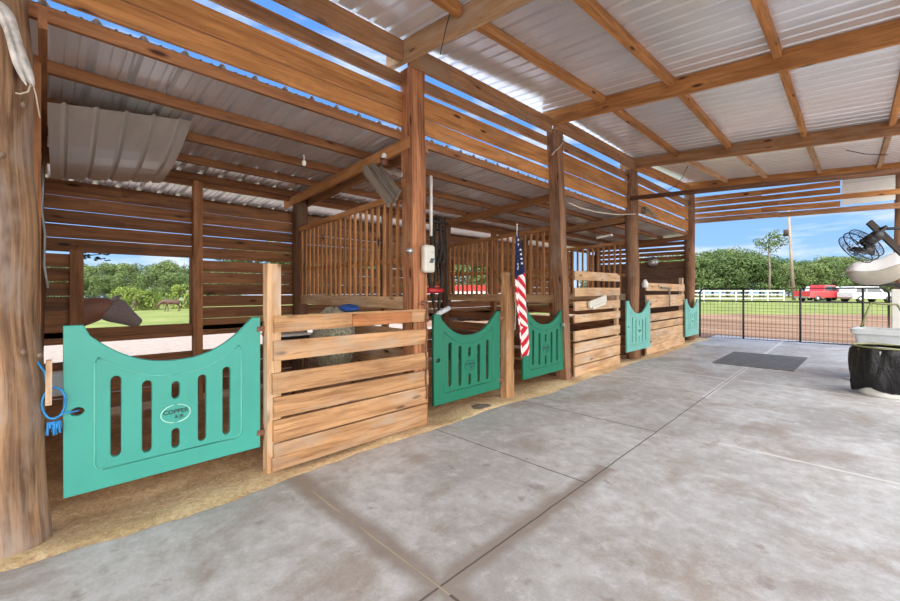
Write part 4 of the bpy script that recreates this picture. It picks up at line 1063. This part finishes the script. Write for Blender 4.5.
for D, st in ((82, 17), (70, 21)):
    u = 640
    while u < 960:
        v = top_gate(u)+(0 if D > 80 else rt.uniform(2, 8)); p = on_d(u, v, D); place_tree(u, D, p.z-ground_z(p.x, p.y)+.3, LG, 'trees beyond the metal gate'); u += st*rt.uniform(.8, 1.2)
for D, st in ((66, 20), (54, 26)):
    u = -60
    while u < 230:
        v = 263+(rt.uniform(-1, 3) if D > 60 else rt.uniform(7, 14)); p = on_d(u, v, D); place_tree(u, D, p.z-ground_z(p.x, p.y)+.3, LT, 'trees beyond the window'); u += st*rt.uniform(.8, 1.2)
u = 240
while u < 640: place_tree(u, 62, 9 if u < 540 else 4.5, LR, 'trees behind the barn'); u += 32
# pale slim tree beyond the gate
t = thing('pine_tree', 'tall thin sparse pine standing left of the utility pole', 'tree', (0, 0, 0))
g = MB(); g.tube([(0, 0, -.3), (.1, 0, 4), (-.1, 0, 8)], [.16, .12, .05], 8); g.tube([(0, 0, 6.5), (1.4, 0, 7.7)], [.05, .02], 6); g.tube([(0, 0, 7), (-1.6, .3, 8.2)], [.05, .02], 6); g.build('trunk', M['bark'], t, local=True)
g = crown_mesh('p', 3.2, 4.6, 9, 900, .14, 77, .1); g.v = [p+Vector((0, 0, 5.9)) for p in g.v]; g.build('crown', M['leaf'], t, local=True)
p = on_d(769, 291, 55); t.location = (p.x, p.y, ground_z(p.x, p.y))
bp = tree_proto(51, 2.2, 3.2, 'bright yellow-green bush on the meadow in front of the tree line', 'bushes on the meadow', nb=14, nl=1500, ls=.11, low=.05, mat='leaf_bright', nm='bush', cat='bush')
for i, (u, D, h_) in enumerate(((134, 36, 2.1), (142, 37, 1.9), (126, 38, 2.0), (151, 38, 1.6), (187, 40, 2.4))):
    t = bp if i == 0 else copytree(bp); p = on_d(u, 291, D); t.location = (p.x, p.y, ground_z(p.x, p.y)); t.scale = (h_/2.2,)*3; t.rotation_euler = (0, 0, i*1.3)
    if i == 4: t['label'] = 'bright green bush right of the grazing horse at the window edge'
# overhanging twig in the window
g = MB(); p = on_x(84, 256, -8.4); rt2 = random.Random(4); g.tube([p+Vector((0, -.6, .3)), p, p+Vector((0, .25, .05))], [.02, .012, .004], 5)
for k in range(26):
    c_ = p+Vector((rt2.uniform(-.1, .1), rt2.uniform(-.05, .30), rt2.uniform(-.06, .06))); g.add([c_, c_+Vector((0, .03, .01)), c_+Vector((.01, .055, -.005)), c_+Vector((0, .03, -.015))], [(0, 1, 2, 3)], None, .35)
tag(g.build('twig', M['leaf']), 'thin leafy twig dangling at the upper left corner of the window', 'twig')

# ---------------------------------------------------------------- utility pole, fence, vehicles
up = on_d(794, 291, 50); t = thing('utility_pole', 'tall grey utility pole beyond the gate', 'utility pole', (up.x, up.y, ground_z(up.x, up.y)))
gz = ground_z(up.x, up.y); sd_ = Vector((S7, S7, 0))
g = MB(); tp = Vector((up.x, up.y, 11.8))-sd_*.7; g.tube([(up.x, up.y, gz-.2), tp], [.19, .12], 10); g.build('shaft', M['utility'], t)
g = MB(); q = Vector((up.x, up.y, 8.8))-sd_*1.0; g.tube([q-Vector((0, 0, .4)), q+Vector((0, 0, .4))], .25, 12); g.build('transformer', M['strap'], t)
g = MB(); g.beam(tp-Vector((0, 0, .6))-sd_*1, tp-Vector((0, 0, .6))+sd_*1, .1, .1); g.build('crossarm', M['utility'], t)
t = thing('rail_fence', 'white rail fence running behind the arena beyond the gate', 'fence', tuple(on_d(740, 291, 44).xy)+(0.3,))
for u in range(640, 800, 16):
    p = on_d(u, 291, 44); z_ = ground_z(p.x, p.y); g = MB(); g.box(p.x-.06, p.x+.06, p.y-.06, p.y+.06, z_-.1, z_+1.35); g.build('fence_post', M['whitewood'], t)
for hh in (.45, .85, 1.25):
    a, b_ = on_d(640, 291, 44), on_d(784, 291, 44); g = MB(); g.beam((a.x, a.y, ground_z(a.x, a.y)+hh), (b_.x, b_.y, ground_z(b_.x, b_.y)+hh), .04, .13); g.build('rail', M['whitewood'], t)

def vehicle(name, lab, cat, u, D, body, cab, paint, cabpaint, L_, rz, wheels, glass):
    p = on_d(u, 291, D); t = thing(name, lab, cat, (p.x, p.y, ground_z(p.x, p.y)), rz)
    def ext(P, w0, mat, nm, bev=.05):
        g = MB(); k = len(P); g.add([(x, -w0, z) for x, z in P]+[(x, w0, z) for x, z in P], [tuple(range(k)), tuple(range(2*k-1, k-1, -1))]+[(i, k+i, k+(i+1) % k, (i+1) % k) for i in range(k)]); return g.build(nm, mat, t, local=True, bevel=bev)
    ext(body, .92, paint, 'body'); ext(cab, .82, cabpaint, 'cab')
    for P in glass: ext(P, .835, M['glass_dark'], 'window', 0)
    for x in wheels:
        for s_ in (-1, 1):
            g = MB(); g.tube([(x, s_*.72, .36), (x, s_*.95, .36)], .36, 18); w_ = g.build('wheel', M['black'], t, local=True)
            g = MB(); g.tube([(x, s_*.94, .36), (x, s_*.965, .36)], .19, 12); g.build('hubcap', M['steel'], w_, local=True)
    g = MB(); g.box(-L_/2-.05, -L_/2+.1, -.85, .85, .42, .6); g.box(L_/2-.1, L_/2+.05, -.85, .85, .42, .6); g.build('bumper', M['steel'], t, local=True)
    return t
pick_b = [(-2.8, .45), (2.8, .45), (2.85, .95), (2.6, 1.12), (.9, 1.2), (-2.8, 1.2)]
pick_c = [(-.9, 1.15), (1.15, 1.15), (.6, 1.85), (-.75, 1.88)]
vehicle('pickup_truck', 'red pickup truck parked beyond the gate and arena', 'truck', 823, 46, pick_b, pick_c, M['carred'], M['carred'], 5.6, PI/4+.15, (-1.8, 1.85), [[(-.7, 1.25), (.1, 1.25), (.1, 1.75), (-.65, 1.78)], [(.18, 1.25), (.95, 1.25), (.52, 1.75), (.18, 1.75)]])
suv_b = [(-2.3, .4), (2.3, .4), (2.35, .9), (2.1, 1.05), (-2.3, 1.1)]; suv_c = [(-2.25, 1.05), (1.2, 1.05), (.6, 1.7), (-2.0, 1.75)]
gl = [[(-1.9, 1.12), (-.8, 1.12), (-.8, 1.6), (-1.8, 1.62)], [(-.7, 1.12), (.9, 1.12), (.5, 1.58), (-.7, 1.6)]]
vehicle('car', 'white car parked right of the red pickup beyond the gate', 'car', 866, 44, suv_b, suv_c, M['carwhite'], M['carwhite'], 4.6, PI/4, (-1.5, 1.5), gl)
vehicle('car', 'silver car whose roof shows behind the red pickup', 'car', 828, 50, suv_b, suv_c, M['carwhite'], M['carwhite'], 4.6, PI/4, (-1.5, 1.5), gl)
# trailer behind the barn
p = on_d(470, 291, 24); t = thing('stock_trailer', 'red and white trailer outside, glimpsed through the barred back window', 'trailer', (p.x, p.y, ground_z(p.x, p.y)), PI/4)
g = MB(); g.box(-2.6, 2.6, -1, 1, .5, 1.75); g.build('body', M['carwhite'], t, local=True, bevel=.05)
g = MB(); g.box(-2.62, 2.62, -1.02, 1.02, 1.72, 2.05); g.build('band', M['red'], t, local=True)
for x in (-.5, .4):
    for s_ in (-1, 1): g = MB(); g.tube([(x, s_*.8, .36), (x, s_*1.04, .36)], .36, 16); g.build('wheel', M['black'], t, local=True)

# ---------------------------------------------------------------- light
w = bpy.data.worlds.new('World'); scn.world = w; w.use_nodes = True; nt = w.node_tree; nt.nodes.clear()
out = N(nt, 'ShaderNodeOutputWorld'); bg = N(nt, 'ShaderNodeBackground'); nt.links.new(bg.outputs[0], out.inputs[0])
tc = N(nt, 'ShaderNodeTexCoord').outputs['Generated']; sx = N(nt, 'ShaderNodeSeparateXYZ'); nt.links.new(tc, sx.inputs[0])
sky = ramp(nt, sx.outputs[2], [(0.0, (.42, .62, .85)), (.10, (.27, .50, .86)), (.35, (.13, .34, .80)), (1.0, (.09, .25, .70))])
cn = noise(nt, mapping(nt, tc, (1.6, 1.6, 7.5), (.4, .2, .1)), 2.1, 7, .58, .2)
cf = ramp(nt, cn, [(.49, 0.0), (.68, .9)])
c = mixc(nt, cf, sky, (.86, .88, .92)); # bright cloud bank added to the unseen sky behind camera, lights the aisle
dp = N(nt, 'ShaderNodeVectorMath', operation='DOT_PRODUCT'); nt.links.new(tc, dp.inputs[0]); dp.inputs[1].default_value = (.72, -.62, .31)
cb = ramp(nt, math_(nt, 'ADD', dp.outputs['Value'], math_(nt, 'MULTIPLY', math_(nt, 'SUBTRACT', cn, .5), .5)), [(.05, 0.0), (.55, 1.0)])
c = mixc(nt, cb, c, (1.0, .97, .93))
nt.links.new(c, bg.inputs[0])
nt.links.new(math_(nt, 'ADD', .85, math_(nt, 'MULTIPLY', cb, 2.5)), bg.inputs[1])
sd = bpy.data.lights.new('sun', 'SUN'); sd.energy = 3.2; sd.angle = .009; sd.color = (1, .96, .88)
so = bpy.data.objects.new('sun', sd); C.objects.link(so); so.rotation_euler = Vector((.10, -.45, .88)).to_track_quat('Z', 'Y').to_euler(); so.location = (0, -10, 20)

cam = bpy.data.cameras.new('camera'); cam.sensor_width = 36; cam.lens = F/900*36; cam.shift_y = -9.5/900; cam.clip_end = 500; cam.clip_start = .05
co = bpy.data.objects.new('camera', cam); C.objects.link(co); co.location = (0, 0, H); co.rotation_euler = (PI/2, 0, PI/4); scn.camera = co
scn.view_settings.view_transform = 'Standard'; scn.view_settings.look = 'None'; scn.view_settings.gamma = 1; scn.view_settings.use_curve_mapping = False
scn.view_settings.exposure = .60
scn.cycles.max_bounces = 10; scn.cycles.diffuse_bounces = 7; scn.cycles.use_denoising = True
